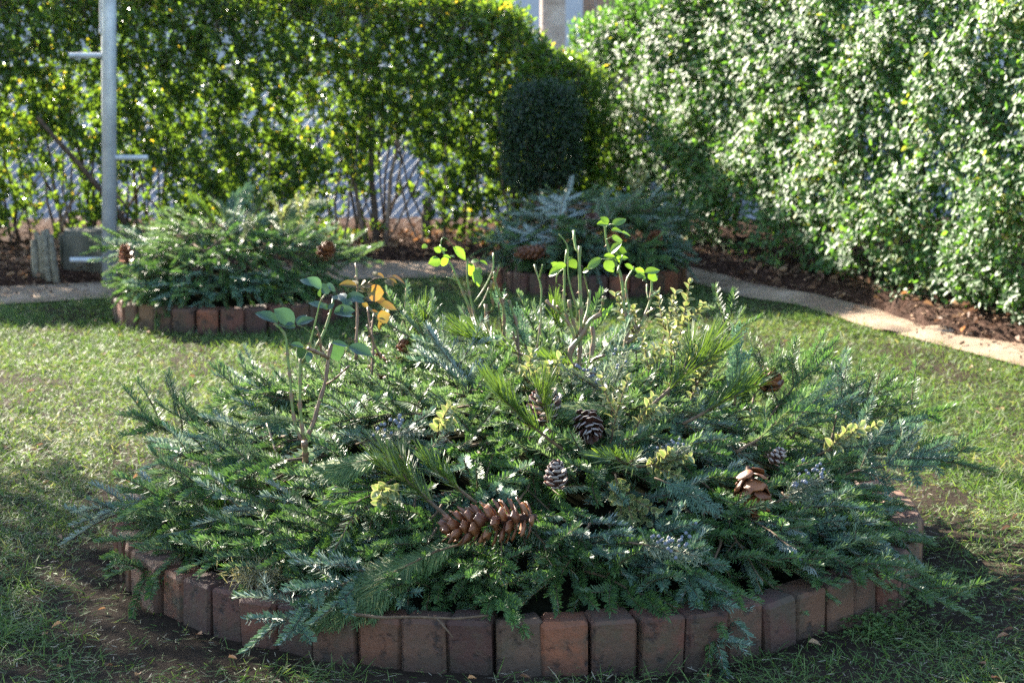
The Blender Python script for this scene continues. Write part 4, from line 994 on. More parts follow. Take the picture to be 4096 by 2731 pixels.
hero(5, (.62, 5.10, .36), (.72, 5.4, .60), (-.5, -.8, .4), .8, 'dark fir bough standing upright at the back right of the big bed')
hero(6, (-.45, 4.75, .33), (-.88, 4.62, .33), (0, -.3, 1), 1.0, 'long fir bough pointing left with bright glossy needles below the left rose', False)
hero(6, (.62, 4.42, .2), (1.06, 4.36, .115), (0, -.2, 1), .95, 'olive fir bough poking out lowest over the right-hand bricks')
for k_, (bx, by, bz, tx, ty, tz) in enumerate(((.66, 5.1, .33, .86, 5.25, .56), (.72, 5.05, .31, .95, 5.2, .50), (.78, 5.0, .28, 1.04, 5.12, .46), (.76, 4.95, .28, 1.06, 5.0, .40), (.5, 5.3, .40, .66, 5.5, .6), (.8, 4.85, .25, 1.1, 4.86, .33))):
    place('fir_bough', 'fir bough', (FIRS[[0, 5, 1, 3, 7, 0][k_]][0], FIRS[[0, 5, 1, 3, 7, 0][k_]][1 + k_ % 2]), (bx, by, bz), (tx - bx, ty - by, tz - bz), (-.4, -.7, .5), .85, 'glossy fir bough fanning up and outward at the right rim of the big bed', 'fir boughs fanning up at the right of the big bed')
hero(1, (.62, 10.15, .40), (1.06, 10.2, .36), (0, -.4, 1), .95, 'sunlit arching fir bough at the right of the bed before the clipped bush')

# pine
def pine(seed, L, nl):
    global rng
    rng = np.random.default_rng(seed); st = MB(); acc = []
    x = np.linspace(0, L, 9); main = np.stack([x, .1 * x * x / L * rng.normal(), .12 * x * x / L], 1)
    st.tube(main, [.0045, .003], 6)
    needles_on(main[2:], .0015, nl, .62, .25, acc, False, .6)
    for sg in (-1, 1):
        p0 = main[4]; q = np.linspace(0, 1, 6)[:, None]
        tg = p0 + q * L * .5 * np.array([.82, sg * .5, .15]); st.tube(tg, [.003, .002], 5); needles_on(tg[1:], .0015, nl * .95, .6, .25, acc, False, .6)
    pos, d, nr, ln, tn = [np.concatenate([a_[i] for a_ in acc]) for i in range(5)]
    nb = MB(); strips(nb, pos, d, nr, ln, .0026, rng.uniform(-.06, .1, len(pos))[:, None], .5, tint=tn)
    return two(st, nb, M['fir_stem'], M['pine'], 'pine_stem')
PINES = [pine(300, .22, .075), pine(301, .18, .065), pine(302, .25, .085)]
for v, b_, d, s, lb in ((0, (-.13, 4.33, .275), (-.62, .25, .42), 1.0, 'yellow-green pine sprig pointing up-left from behind the large brown cone'),
                        (1, (-.08, 4.40, .30), (-.5, .1, .35), .85, 'short pine tuft just above the left end of the large brown cone'),
                        (2, (.12, 4.60, .38), (-.75, -.05, .55), .9, 'green pine sprig curving up-left in front of the dark open cone'),
                        (0, (.10, 4.62, .39), (-.25, .1, .8), .7, 'small pine tuft standing directly left of the dark open cone'),
                        (2, (.08, 5.30, .47), (-.8, .2, .18), .95, 'pine sprig lying left of centre at the top of the big bed'),
                        (1, (.22, 5.15, .46), (-.8, -.3, .2), .9, 'pine sprig pointing left over the small golden box leaves'),
                        (2, (.34, 4.85, .43), (.65, .45, .45), 1.0, 'long pine sprig leaning up-right through the golden box sprigs'),
                        (0, (.42, 4.80, .40), (.8, .2, .35), .95, 'loose pine sprig pointing right toward the upper tan cone'),
                        (1, (.30, 4.55, .35), (-.3, -.6, .15), .9, 'dark green pine tuft drooping above the yellow-edged box sprig'),
                        (0, (-.30, 5.45, .42), (.35, .2, .8), .8, 'pale pine sprig standing beside the orange cones at the back left'),
                        (1, (.15, 5.75, .40), (-.25, .1, 1), .9, 'upright feathery pine sprig between the two middle roses'),
                        (0, (-1.3, 9.0, .42), (-.6, -.2, .5), .9, 'bright pine sprig on the bed beside the metal pole'),
                        (1, (-1.2, 9.1, .45), (.5, .1, .7), .9, 'pine sprig standing up on the bed beside the metal pole')):
    place('pine_sprig', 'pine sprig', PINES[v], lift(b_, .05), d, (0, 0, 1), s, lb, None)

# cedar and juniper
def cedar(seed, L, w, mat, bushy=0.0, droop=.25):
    global rng
    rng = np.random.default_rng(seed); st = MB(); nb = MB(); pos = []; dd = []; nn = []; ll = []; tn = []
    x = np.linspace(0, L, 9); main = np.stack([x, .15 * x * x / L * rng.normal(), -droop * x * x / L], 1); st.tube(main, [.003, .001], 5)
    for k in range(int(L / .010)):
        f = .12 + .86 * k * .010 / L
        if f > 1: break
        p0 = np.array([np.interp(f * 8, range(9), main[:, c]) for c in range(3)])
        for sg in (-1, 1):
            an = R(rng.uniform(25, 40)); l = w * (1.05 - .75 * f) * rng.uniform(.7, 1.1) * min(1, f * 5)
            rl = rng.normal() * bushy
            dr = np.array([math.cos(an), sg * math.sin(an) * math.cos(rl), math.sin(an) * math.sin(rl) - .15])
            m = max(2, int(l / .006)); q = np.linspace(0, 1, m)
            P = p0 + q[:, None] * l * dr + (q ** 2)[:, None] * np.array([.15 * l, 0, -droop * l])
            pos.append(P[:-1]); dd.append(np.diff(P, axis=0)); ll.append(np.full(m - 1, l / m * 1.5)); nn.append(np.tile([0, rl * .5, 1.0], (m - 1, 1))); tn.append(rng.random(m - 1) * .6 + .2)
            for s3 in (-1, 1):
                a2 = sg * an + s3 * R(32); d2 = np.tile([math.cos(a2), math.sin(a2) * math.cos(rl), math.sin(a2) * math.sin(rl) - .1], (m, 1)) + rng.normal(size=(m, 3)) * (.08 + .3 * bushy)
                l2 = .5 * l * (1 - q * .8) * rng.uniform(.5, 1, m) + .006
                pos.append(P); dd.append(d2); ll.append(l2); nn.append(np.tile([0, 0, 1.0], (m, 1)) + rng.normal(size=(m, 3)) * .25); tn.append(np.where(rng.random(m) < .1, .97, rng.random(m) * .75 + .1))
    strips(nb, np.concatenate(pos), np.concatenate(dd), np.concatenate(nn), np.concatenate(ll), .0024, -.06, .55, tint=np.concatenate(tn))
    return two(st, nb, M['fir_stem'], mat, 'cedar_stem', 'scale_leaves')
CED = [cedar(400, .32, .13, M['cedar']), cedar(401, .26, .11, M['cedar']), cedar(402, .2, .09, M['cedar_blue'], .8), cedar(403, .22, .075, M['cedar_blue'], 1.0, .1)]
JUN = [cedar(410, .18, .08, M['juniper'], .9, .05), cedar(411, .15, .08, M['juniper'], 1.0, .0)]
for v, b_, d, up, s, lb in ((0, (-.16, 4.28, .225), (-.85, -.36, -.32), (-.2, -.7, 1), 1.0, 'large flat cedar frond hanging over the front bricks left of centre'),
                        (1, (-.1, 4.30, .235), (-.9, -.16, -.2), (-.2, -.5, 1), 1.0, 'second cedar frond lying just behind the large one at the front left of centre'),
                        (1, (-.28, 4.60, .36), (-.95, .05, -.08), (0, -.5, 1), .9, 'yellow-green cedar frond lying just right of the foot of the left rose'),
                        (0, (-.48, 4.95, .36), (-.55, -.45, .3), (0, -.4, 1), .55, 'curled bright cedar tip left of the left rose'),
                        (1, (.28, 4.75, .45), (-.95, .0, .12), (0, -.3, 1), .8, 'thin cedar frond arching left over the two dark open cones'),
                        (2, (.33, 4.50, .335), (.85, -.3, -.25), (0, -.5, 1), .8, 'blue-green cedar frond below the yellow-edged box sprig'),
                        (3, (.58, 5.1, .38), (.12, .1, .95), (0, -1, .2), .95, 'upright blue-green cedar frond left of the upper tan cone'),
                        (3, (.70, 5.0, .34), (.6, .2, .5), (0, -1, .4), .9, 'feathery blue-green cedar frond among the boughs at the right'),
                        (1, (.16, 5.35, .45), (.55, .2, .35), (0, -.6, 1), .9, 'bright green cedar frond at the foot of the middle rose'),
                        (3, (.05, 5.5, .45), (-.3, .1, .7), (0, -1, .3), .9, 'bright feathery cedar frond at the back left of the middle rose'),
                        (0, (-1.15, 9.15, .44), (.75, .1, .45), (0, -.6, 1), .9, 'pale grey-green cedar frond on the right of the bed beside the pole'),
                        (2, (-1.35, 9.3, .45), (.4, .2, .5), (0, -1, .3), 1.0, 'blue-grey frond standing at the back of the bed beside the pole'),
                        (3, (.25, 10.3, .42), (-.8, .1, .25), (0, -1, .5), .75, 'grey-green cedar frond on the left of the bed before the clipped bush'),
                        (2, (.5, 10.3, .42), (.7, .1, .2), (0, -1, .5), .75, 'second grey-green cedar frond further right on the bed before the clipped bush')):
    place('cedar_frond', 'cedar frond', CED[v], lift(b_, .06), d, up, s, lb, None, 'scale_leaves')
bmm = bmesh.new(); bmesh.ops.create_icosphere(bmm, subdivisions=2, radius=.0046); BERRY = bpy.data.meshes.new('berry'); bmm.to_mesh(BERRY); bmm.free(); BERRY.materials.append(M['berry'])
for pl in BERRY.polygons: pl.use_smooth = True
r_ = random.Random(8)
for v, b_, d, s, nb_, lb in ((0, (.28, 4.88, .43), (-.5, -.1, .35), 1.0, 22, 'grey-green juniper sprig with blue berries behind the two dark open cones'),
                        (1, (.23, 4.80, .44), (.2, .1, .6), .9, 8, 'grey juniper sprig standing right of the dark open cones'),
                        (0, (-.38, 4.75, .36), (.5, -.25, .2), 1.0, 18, 'greyish juniper sprig with dull violet berries right of the left rose'),
                        (1, (.62, 4.58, .255), (.5, -.05, .3), .9, 22, 'juniper sprig with fat grey berries at the right above the silvery fir bough'),
                        (0, (.26, 4.30, .235), (.6, -.3, .0), .9, 24, 'dark juniper sprig thick with berries low at the front right of centre'),
                        (1, (.31, 4.57, .345), (.4, -.2, .25), .8, 12, 'small juniper tuft with purple berries beside the yellow-edged box sprig'),
                        (1, (-1.2, 8.85, .38), (.2, -.3, .6), 1.0, 8, 'violet-grey juniper sprig in the middle of the bed beside the pole')):
    o = place('juniper_sprig', 'juniper sprig', JUN[v], lift(b_, .06), d, (0, -.4, 1), s, lb, None, 'scale_leaves')
    for k in range(nb_):
        f = r_.uniform(.35, .95); c = ob('berry', BERRY, o); c.location = (f * .17, r_.gauss(0, .02), .012 + abs(r_.gauss(0, .012))); c.scale = [r_.uniform(.85, 1.15)] * 3

# variegated box
def box_leaf():
    xs = [0, .18, .42, .68, .9, 1.0]; hw = [.03, .24, .34, .3, .16, .0]; V = []; F = []; mi = []
    for x, h in zip(xs, hw):
        for k, y in enumerate((-h, -h * .62, 0, h * .62, h)):
            V.append((x, y, .45 * abs(y) - .18 * x * x))
    for i in range(5):
        for k in range(4):
            a_ = i * 5 + k; F.append([a_, a_ + 5, a_ + 6, a_ + 1]); mi.append(0 if (k in (1, 2) and i in (1, 2, 3)) else 1)
    mb = MB(); mb.add(V, F, .5); mb.m = [np.array(mi)]
    return mb.mesh('leaf', [M['box_green'], M['box_cream']], True)
BL = box_leaf()
def box_sprig(p, d, L, label, n=11, ls=.026):
    d = np.array(d, float); p = lift(p, .06)
    o = thing('box_sprig', label, 'box sprig', p)
    mb = MB(); u0 = unit(d)
    shoots = [(np.zeros(3), u0, L, n)]
    for k in range(2):
        sd = unit(np.cross(u0, [r_.gauss(0, 1), r_.gauss(0, 1), r_.gauss(0, 1)])); shoots.append((u0 * L * r_.uniform(.2, .5), unit(u0 + sd * .7), L * r_.uniform(.4, .6), n * 2 // 3))
    for (p0, u, l, m) in shoots:
        q = np.linspace(0, 1, 7); bend = np.array([r_.gauss(0, .12), r_.gauss(0, .12), 0])
        P = p0 + q[:, None] * l * u + (q ** 2)[:, None] * l * bend
        mb.tube(P, [.0022, .001], 5)
        sd = unit(np.cross(u, [.3, 1, .2])); s2 = np.cross(u, sd)
        for k in range(m):
            f = .12 + .88 * k / (m - 1); pt = np.array([np.interp(f * 6, range(7), P[:, c]) for c in range(3)]); an = k * 1.57 + r_.gauss(0, .2)
            ax = sd * math.cos(an) + s2 * math.sin(an)
            for sg in (-1, 1):
                ld = unit(u * (.5 + .5 * f) + ax * sg * .8 + np.array([r_.gauss(0, .14) for _ in range(3)]))
                c = ob('leaf', BL, o); mt = frame(ld, u * .7 - ax * sg * .2 + np.array([0, -.5, .2])).to_4x4() @ Matrix.Diagonal([ls * r_.uniform(.75, 1.15) * (.65 + .35 * min(1, (1.25 - f) * 2))] * 3 + [1]); mt.translation = Vector(pt); c.matrix_local = mt
    mb.build('stem', M['fir_stem'], o)
for p, d, L, lb in (((.22, 4.50, .325), (.45, -.25, -.25), .13, 'yellow-edged box sprig hanging lowest, right of the small white-tipped cone'),
                    ((.24, 4.52, .34), (.1, -.3, -.45), .10, 'short yellow-edged box sprig drooping beside the lowest one'),
                    ((.30, 4.55, .35), (.75, -.2, .18), .12, 'yellow-edged box sprig spreading right above the lowest one'),
                    ((.24, 4.72, .37), (.1, -.15, .9), .16, 'dull cream-edged box sprig rising right of the dark open cones'),
                    ((.28, 4.70, .38), (.35, -.1, .6), .13, 'cream-edged box sprig with one clear yellow leaf cluster right of the dark cones'),
                    ((.40, 5.0, .43), (.15, .05, .9), .20, 'tall golden box sprig in the upper right of the big bed'),
                    ((.45, 4.98, .41), (.25, .0, .75), .17, 'golden box sprig beside and right of the tallest one'),
                    ((.36, 5.02, .43), (-.1, .05, .9), .15, 'golden box sprig just left of the tallest one'),
                    ((.34, 5.35, .46), (.0, .05, .95), .17, 'sunlit pale golden box sprig at the foot of the right rose'),
                    ((.40, 5.40, .45), (.25, .1, .9), .19, 'pale green-gold box sprig right of the foot of the right rose'),
                    ((.46, 5.5, .45), (.2, .1, .95), .2, 'airy small-leaved box sprig standing against the lawn at the back right'),
                    ((.03, 4.93, .445), (.1, -.1, .9), .11, 'golden box sprig directly behind the left dark open cone'),
                    ((.08, 4.95, .445), (.35, -.1, .7), .10, 'golden box sprig between the two dark open cones'),
                    ((.76, 4.85, .31), (.75, -.1, .4), .16, 'pale broad-leaved box sprig pointing right over the right-hand boughs'),
                    ((-.18, 4.72, .39), (.1, -.3, .5), .10, 'small dull box sprig in the shade left of the pine sprig'),
                    ((-.26, 4.46, .315), (-.3, -.4, .1), .08, 'small box sprig tip left of the yellow-green pine sprig'),
                    ((-1.02, 8.9, .40), (-.1, -.2, .8), .2, 'yellow-green sprig glowing at the front of the bed beside the pole'),
                    ((-.98, 9.05, .42), (.3, .0, .8), .2, 'yellow-green sprig at the upper right of the bed beside the pole'),
                    ((.62, 10.2, .42), (.2, 0, .9), .22, 'yellow-green sprig at the upper right of the bed before the clipped bush')):
    box_sprig(p, d, L, lb, n=6 + int(L * 30))

# ------------------------------------------------------------------ cones
def scale_mesh(name, mats, curl, point, tipmat=0):
    xs = [0, .35, .72, 1.0]; hw = [.12, .28, .4, .05] if point else [.12, .32, .5, .3]; zc = [0, .02, .08 + curl * .3, .16 + curl]
    V = []
    for s in (.035, -.035):
        for x, h, z in zip(xs, hw, zc):
            for k, y in enumerate((-h, 0, h)): V.append((x - (.1 if (k != 1 and x == 1.0) else 0), y, z + s * (1.3 - .4 * x) + .12 * abs(y)))
    F = []; mi = []
    for i in range(3):
        for k in range(2):
            a_ = i * 3 + k; F += [[a_, a_ + 3, a_ + 4, a_ + 1], [12 + a_, 12 + a_ + 1, 12 + a_ + 4, 12 + a_ + 3]]; mi += [0, tipmat if i == 2 else 0]
        for k, rev in ((0, 1), (2, 0)):
            a_ = i * 3 + k; f = [a_, a_ + 3, a_ + 15, a_ + 12]; F.append(f[::-1] if rev else f); mi.append(tipmat if i == 2 else 0)
    for k in range(2):
        F.append([9 + k, 21 + k, 22 + k, 10 + k]); mi.append(tipmat)
    mb = MB(); mb.add(V, F); mb.m = [np.array(mi)]
    return mb.mesh(name, mats, True)
S_BIG = scale_mesh('scale', [M['scale']], .12, True)
S_TAN = scale_mesh('scale', [M['scale_tan']], .2, False)
S_DRK = scale_mesh('scale', [M['scale_dark'], M['umbo']], .1, False, 1)
def cone(p, axis, L, rad, n, sm, sl, sw, label, op=(5, 62), core=.3):
    p = lift(p, .095 if L > .19 else .06 if rad * L > .003 else .035)
    o = thing('pine_cone', label, 'cone', p)
    z = unit(np.array(axis, float)); o.matrix_world = Matrix.Translation(Vector(p)) @ frame(z, (0.05, 0, 1)).to_4x4()
    q = np.linspace(0, 1, 8); mb = MB(); mb.tube(np.column_stack([q * L, q * 0, q * 0]), rad * core * np.sin(np.pi * (.12 + .8 * q)), 8); mb.build('core', M['core'], o, smooth=True)
    for k in range(n):
        f = (k + .5) / n; f2 = .02 + .93 * f ** .9; an = k * 2.399963 + r_.gauss(0, .05)
        prof = math.sin(math.pi * (.2 + .68 * f2)) ** .7
        el = R(op[0] + (op[1] - op[0]) * f2 ** 1.5 + r_.gauss(0, 4))
        rd = np.array([0, math.cos(an), math.sin(an)]); out = rd * math.cos(el) + np.array([math.sin(el), 0, 0])
        nr = np.array([math.cos(el), 0, 0]) - rd * math.sin(el)
        c = ob('scale', sm, o); sc_ = sl * prof * r_.uniform(.92, 1.06)
        mt = frame(out, nr).to_4x4() @ Matrix.Diagonal((sc_, sw * prof, sc_, 1)); mt.translation = Vector(np.array([f2 * L, 0, 0]) + rd * rad * core * .6); c.matrix_local = mt
    return o
cone((.055, 4.30, .295), (-1, .02, -.14), .205, .046, 60, S_BIG, .048, .042, 'large brown cone lying on its side at the front of the big bed', (0, 40), .3)
cone((.10, 4.47, .315), (.02, -.2, 1), .062, .028, 38, S_DRK, .026, .024, 'small dark cone with white scale tips standing in the middle of the big bed')
cone((.085, 4.76, .425), (-.1, -.25, .9), .055, .042, 34, S_DRK, .042, .03, 'dark open cone with pale tips, left one of the pair above the white-tipped cone', (-8, 55))
cone((.175, 4.72, .44), (.15, -.6, -.35), .075, .034, 40, S_DRK, .034, .026, 'dark open cone half hidden under a cedar frond, right one of the pair', (-5, 58))
cone((.56, 4.62, .335), (.15, -.45, -.85), .115, .036, 24, S_TAN, .046, .056, 'tan broad-scaled cone among the boughs on the right of the big bed', (15, 60), .35)
cone((.62, 4.66, .33), (.5, .1, .6), .04, .022, 24, S_DRK, .02, .017, 'small reddish dark cone peeping out behind the tan broad-scaled cone')
cone((.675, 5.22, .40), (.2, -.3, .9), .05, .032, 18, S_TAN, .04, .045, 'small tan cone half buried at the upper right of the big bed')
cone((-.36, 5.36, .40), (-.1, -.15, .9), .07, .032, 34, S_TAN, .03, .028, 'orange sunlit cone at the back left of the big bed behind the left rose')
cone((-.305, 5.45, .44), (.1, 0, .9), .055, .024, 26, S_TAN, .024, .024, 'second orange cone, smaller and higher, at the back left of the big bed')
cone((.215, 9.83, .225), (-1, -.05, -.03), .2, .055, 70, S_BIG, .04, .036, 'long brown cone lying on the bed before the clipped bush', (20, 60), .4)
cone((.40, 9.95, .33), (.0, -.5, .8), .06, .045, 36, S_DRK, .045, .03, 'round dark open cone high on the bed before the clipped bush', (-5, 50))
cone((.70, 9.88, .25), (.2, -.5, .6), .08, .045, 34, S_BIG, .042, .034, 'reddish brown cone at the right of the bed before the clipped bush')
cone((-1.72, 8.86, .28), (-.1, -.3, .9), .09, .04, 40, S_BIG, .036, .03, 'small brown cone at the left of the bed beside the metal pole')
cone((-.86, 8.98, .30), (.3, -.4, .5), .08, .045, 30, S_TAN, .04, .04, 'orange brown cone at the right edge of the bed beside the metal pole')

# ------------------------------------------------------------------ roses
def rose_leaf_mesh(name, mat, hwf, bend, fold, seed):
    xs = np.array([0, .1, .28, .5, .72, .9, 1.0]); hw = np.array([.02, .26, .45, .5, .38, .16, .0]) * hwf
    r = random.Random(seed); V = []; F = []
    for i, (x, h) in enumerate(zip(xs, hw)):
        for y in (-h, -h * .5, 0, h * .5, h): V.append((x, y * (1 + r.uniform(-.05, .05)), fold * abs(y) - bend * x * x + r.uniform(-.012, .012)))
    for i in range(6):
        for k in range(4): a_ = i * 5 + k; F.append([a_, a_ + 5, a_ + 6, a_ + 1])
    mb = MB(); mb.add(V, F, np.clip(.5 + np.array([r.uniform(-.35, .35) for _ in V]), 0, 1))
    return mb.mesh('leaf', mat, True)
RM = [[rose_leaf_mesh('leaf', M[k], w_, .12 + .06 * j, .25 - .1 * j, 10 * j + int(w_ * 10)) for j in range(3) for w_ in (1.0,)] for k in ('rose_blue', 'rose_red', 'rose_green')]
RL = ['rose bush with dark bluish leaves on thorny green canes, nearest at the left', 'rose bush with orange and reddish leaves right behind the bluish one',
      'pruned rose with fresh green leaves on two thin canes, left of centre', 'densely pruned rose of many green stubs in the centre of the big bed', 'tall rose with bright green leaves on brown canes, rightmost of the roses']
CAM = np.array([0, 0, 1.4])
for (ty, canes, lfs), lab in zip(ROSES, RL):
    p0 = np.array(canes[0][2][0]); o = thing('rose_bush', lab, 'rose', tuple(p0))
    for ci, (r0, r1, pts) in enumerate(canes):
        P = np.array(pts) - p0; nn_ = max(8, int(np.linalg.norm(np.diff(P, axis=0), axis=1).sum() / .016))
        Pn = resample(P, nn_); k = np.array([.25, .5, .25])
        Ps = Pn.copy()
        for c in range(3): Ps[1:-1, c] = np.convolve(Pn[:, c], k, 'valid')
        rr = np.linspace(r0, r1, nn_) * (1 + .06 * np.random.default_rng(ci).normal(size=nn_))
        z = Ps[:, 2] + p0[2]
        base_t = np.interp(z, [.42, .60, .75], [.25, .6, .85]) if ty != 1 else np.interp(z, [.42, .8], [.15, .55])
        if ty == 0: base_t = np.interp(z, [.3, .40, .7], [.3, .55, .8]) - (.3 if ci in (4, 5, 6, 8) else 0)
        kn = np.array([1.0 if (i % 3 == ci % 3) else 0.0 for i in range(nn_)]); kn[-1] = 1
        rr = rr * .8 * (1 + .28 * kn); base_t = base_t - .28 * kn - .15 * np.random.default_rng(ci + 50).random(nn_)
        mb = MB(); mb.tube(Ps, rr, 8, tint=np.repeat(np.clip(base_t, 0, 1), 8))
        if r0 > .0022 and ty != 2 or r0 > .0035:
            for i in range(1, nn_ - 1, 2 if ty != 2 else 4):
                an = i * 2.4; T = unit(Ps[i + 1] - Ps[i - 1]); a1 = unit(np.cross(T, [.2, 1, .1])); a2 = np.cross(T, a1); ra = a1 * math.cos(an) + a2 * math.sin(an)
                b0 = Ps[i] + ra * rr[i] * .85; tp = b0 + ra * .0075 - T * .0025
                q = [b0 + T * .0028, b0 - T * .0028 + np.cross(T, ra) * .0014, b0 - T * .0028 - np.cross(T, ra) * .0014, tp]
                mb.add(q, [[0, 1, 3], [1, 2, 3], [2, 0, 3]], .08)
        mb.build('cane', M['cane'], o, smooth=True)
    for li, (b_, tpt, wd) in enumerate(lfs):
        b_, tpt = np.array(b_), np.array(tpt); d = tpt - b_; ln = np.linalg.norm(d); view = unit(CAM - b_)
        flat = wd < .45
        nr = (view * .7 + UP * .75) if flat else (view * .8 + UP * .55)
        nr = nr + np.array([r_.gauss(0, .2) for _ in range(3)])
        c = ob('leaf', RM[ty][li % 3], o); mt = frame(d, nr).to_4x4() @ Matrix.Diagonal((ln * 1.05, ln * min(max(wd, .52), .9) * 1.15, ln, 1)); mt.translation = Vector(b_ - p0); c.matrix_local = mt

# ------------------------------------------------------------------ grass, litter, odds and ends
def lawn():
    global rng
    rng = np.random.default_rng(51)
    N = 520000
    y = 3.3 + 7.4 * rng.random(N) ** .8; x = rng.uniform(-1, 1, N) * (.30 * y + .25)
    k = (y < np.interp(x, NEAR[:, 0], NEAR[:, 1]) + .05 + .06 * wob(np.stack([x, y], -1), 16, 2))
    for (c, rr) in BEDS: k &= np.hypot(x - c[0], y - c[1]) > rr + .012
    dens = 1.05 + .3 * wob(np.stack([x, y], -1), 7, 61) + .22 * wob(np.stack([x, y], -1), 23, 62)
    rb = np.hypot(x - .016, y - 5.13) - 1.065
    bare = np.exp(-(rb / .22) ** 2) * np.where(x < -.2, .95, np.where((x > .7) & (y > 4.3), .85, .8))
    bare += .7 * np.exp(-(((x + .95) / .3) ** 2 + ((y - 4.1) / .22) ** 2)) + .4 * np.exp(-(((x - 1.35) / .25) ** 2 + ((y - 4.75) / .3) ** 2))
    dens = np.clip(dens - bare, .04, 1) * np.interp(y, [3.3, 6, 9.5], [1, .9, .75])
    k &= rng.random(N) < dens
    x, y, dens = x[k], y[k], dens[k]; n = len(x)
    ang = rng.uniform(0, 6.283, n) + .5 * wob(np.stack([x, y], -1), 9, 63); el = np.clip(rng.normal(.42, .33, n), .04, 1.35)
    el = np.where(rng.random(n) < .3, rng.uniform(.02, .2, n), el)
    d = np.stack([np.cos(ang) * np.cos(el), np.sin(ang) * np.cos(el), np.sin(el)], 1)
    nr = np.tile([0, 0, 1.0], (n, 1)) + rng.normal(size=(n, 3)) * .45
    ln = rng.uniform(.018, .05, n) * (1 + .25 * wob(np.stack([x, y], -1), 5, 64)); wd = rng.uniform(.0014, .0027, n) * np.interp(y, [3.5, 9], [1, 1.35])
    patch = .5 + .5 * wob(np.stack([x, y], -1), 5, 65)
    tint = np.clip(rng.beta(1.5, 2.0, n) * .8 + .28 * (1 - patch) * rng.random(n) + .12 * (el < .2), 0, 1)
    mb = MB(); strips(mb, np.stack([x, y, rng.uniform(-.004, .008, n)], 1), d, nr, ln, wd, rng.uniform(-.35, .1, n)[:, None], .25, tint=tint)
    mb.build('grass', M['grass'], kind='stuff')
    # loose clippings and dead needles on bare soil
    n = 16000; y = 3.4 + 3.4 * rng.random(n); x = rng.uniform(-1, 1, n) * (.3 * y + .2)
    k = np.hypot(x - .016, y - 5.13) > 1.05; x, y = x[k], y[k]; n = len(x); ang = rng.uniform(0, 6.3, n)
    mb = MB(); strips(mb, np.stack([x, y, rng.uniform(.008, .018, n)], 1), np.stack([np.cos(ang), np.sin(ang), rng.normal(size=n) * .12], 1), np.tile([0, 0, 1.0], (n, 1)) + rng.normal(size=(n, 3)) * .3, rng.uniform(.012, .03, n), .0018, 0, .6, tint=np.clip(rng.random(n) * 1.1 + .1, 0, 1))
    mb.build('grass_clippings', M['grass'], kind='stuff')
    # a few small fallen leaves and clover on the lawn
    n = 260; y = 3.6 + 5.5 * rng.random(n); x = rng.uniform(-1, 1, n) * .28 * y; k = np.ones(n, bool)
    for (c, rr) in BEDS: k &= np.hypot(x - c[0], y - c[1]) > rr + .02
    k &= y < np.interp(x, NEAR[:, 0], NEAR[:, 1]); x, y = x[k], y[k]; n = len(x); ang = rng.uniform(0, 6.3, n)
    mb = MB(); leaves(mb, np.stack([x, y, rng.uniform(.014, .026, n)], 1), np.stack([np.cos(ang), np.sin(ang), rng.normal(size=n) * .2], 1), np.tile([0, 0, 1.0], (n, 1)) + rng.normal(size=(n, 3)) * .35, rng.uniform(.014, .034, n), rng.uniform(.008, .018, n), .3, .25)
    mb.build('lawn_leaves', M['litter'], kind='stuff')
    cl = np.array([(.86, 4.42), (.95, 4.55), (.8, 4.36), (1.0, 4.7), (1.5, 8.6), (1.3, 9.0), (-1.3, 4.4), (1.42, 8.9)]); n = 420
    c = cl[rng.integers(0, len(cl), n)] + rng.normal(size=(n, 2)) * .055; k = np.hypot(c[:, 0] - .016, c[:, 1] - 5.13) > 1.05; c = c[k]; n = len(c)
    mb = MB()
    for q in range(3):
        an = rng.uniform(0, 6.3) + q * 2.09 + rng.normal(size=n) * .2
        leaves(mb, np.column_stack([c, rng.uniform(.02, .035, n)]), np.stack([np.cos(an), np.sin(an), np.full(n, .1)], 1), np.tile([0, 0, 1.0], (n, 1)) + rng.normal(size=(n, 3)) * .2, rng.uniform(.008, .013, n), rng.uniform(.009, .013, n), .15, .05, tint=rng.uniform(.2, .6, n))
    mb.build('clover', M['grass'], kind='stuff')
    # mulch chips and dead leaves under the hedges
    n = 16000; x = rng.uniform(-3.4, 3.4, n); yf = np.interp(x, FAR[:, 0], FAR[:, 1]); y = yf + rng.random(n) ** 1.3 * 1.3 - .03
    yn = np.interp(x, NEAR[:, 0], NEAR[:, 1]); on = np.arange(n) < 900; y = np.where(on, yn + (yf - yn) * rng.random(n) ** .6, y)
    z = np.where(on, .034, .02 + mulch_h(x, y) + rng.uniform(0, .012, n)); ang = rng.uniform(0, 6.3, n)
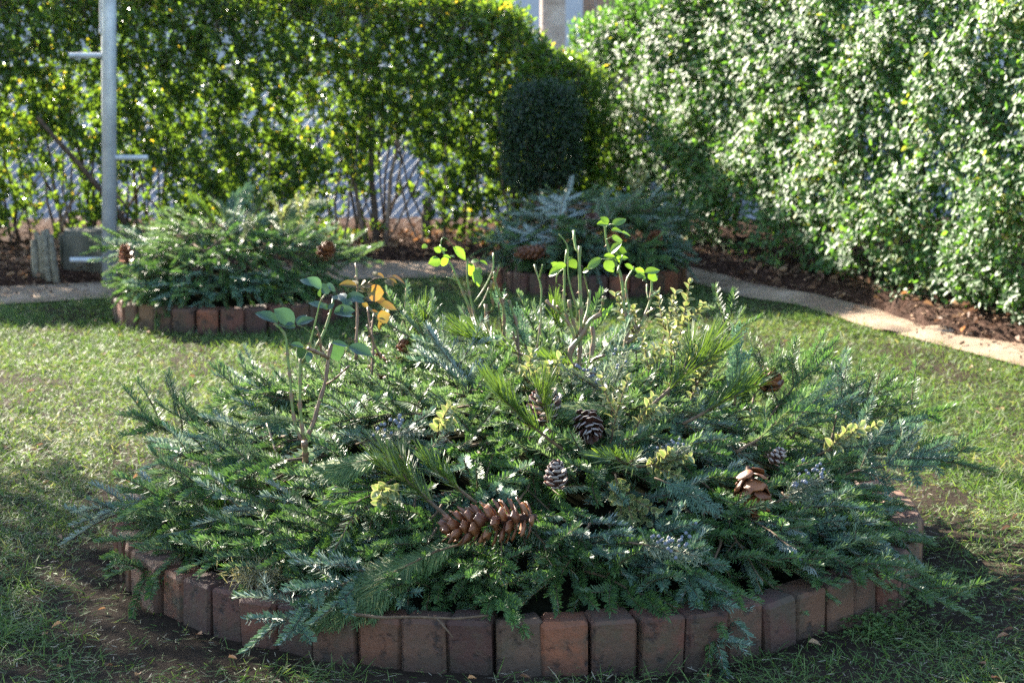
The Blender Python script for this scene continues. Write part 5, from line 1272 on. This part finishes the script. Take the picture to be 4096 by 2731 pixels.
    mb = MB(); P = np.stack([x, y, z], 1); D = np.stack([np.cos(ang), np.sin(ang), rng.normal(size=n) * .25], 1); NR = np.tile([0, 0, 1.0], (n, 1)) + rng.normal(size=(n, 3)) * .45
    leaves(mb, P, D, NR, rng.uniform(.012, .034, n), rng.uniform(.005, .014, n), .1, .05)
    mb.build('bark_mulch', M['chip'], kind='stuff')
    n = 900; x = rng.uniform(-3.4, 3.2, n); yf = np.interp(x, FAR[:, 0], FAR[:, 1]); y = yf + rng.random(n) * 1.0
    P = np.stack([x, y, .035 + mulch_h(x, y) + rng.uniform(0, .02, n)], 1); ang = rng.uniform(0, 6.3, n); D = np.stack([np.cos(ang), np.sin(ang), rng.normal(size=n) * .3], 1)
    mb = MB(); leaves(mb, P, D, np.tile([0, 0, 1.0], (n, 1)) + rng.normal(size=(n, 3)) * .5, rng.uniform(.03, .06, n), rng.uniform(.02, .035, n), .3, .2)
    mb.build('fallen_leaves', M['litter'], kind='stuff')
lawn()
# bare stick lying along the top of the front bricks
mb = MB(); mb.tube(resample(np.array([(-.36, 4.12, .128), (-.28, 4.09, .127), (-.2, 4.095, .127), (-.12, 4.085, .126), (-.05, 4.09, .132)]), 14), [.004, .0025], 6); mb.tube([(-.16, 4.09, .127), (-.14, 4.06, .112), (-.125, 4.045, .098)], [.003, .0015], 5)
tag(mb.build('stick', M['fir_stem'], smooth=True), 'thin bare brown stick lying along the top of the front bricks', 'stick')
# straw-coloured fibre tuft and broken brick crumb at the front left
def tuft():
    global rng
    rng = np.random.default_rng(77); n = 700
    c = np.array([-.56, 4.33, .15]); P = c + rng.normal(size=(n, 3)) * np.array([.03, .015, .008]); D = rng.normal(size=(n, 3)) + np.array([-.1, -.4, .3])
    mb = MB(); strips(mb, P, D, rng.normal(size=(n, 3)), rng.uniform(.02, .05, n), .0016, .2, .5, tint=rng.uniform(.88, 1, n))
    tag(mb.build('fibre_tuft', M['grass'], kind='stuff'), 'tuft of pale straw fibre spilling over the front-left bricks', 'straw')
tuft()
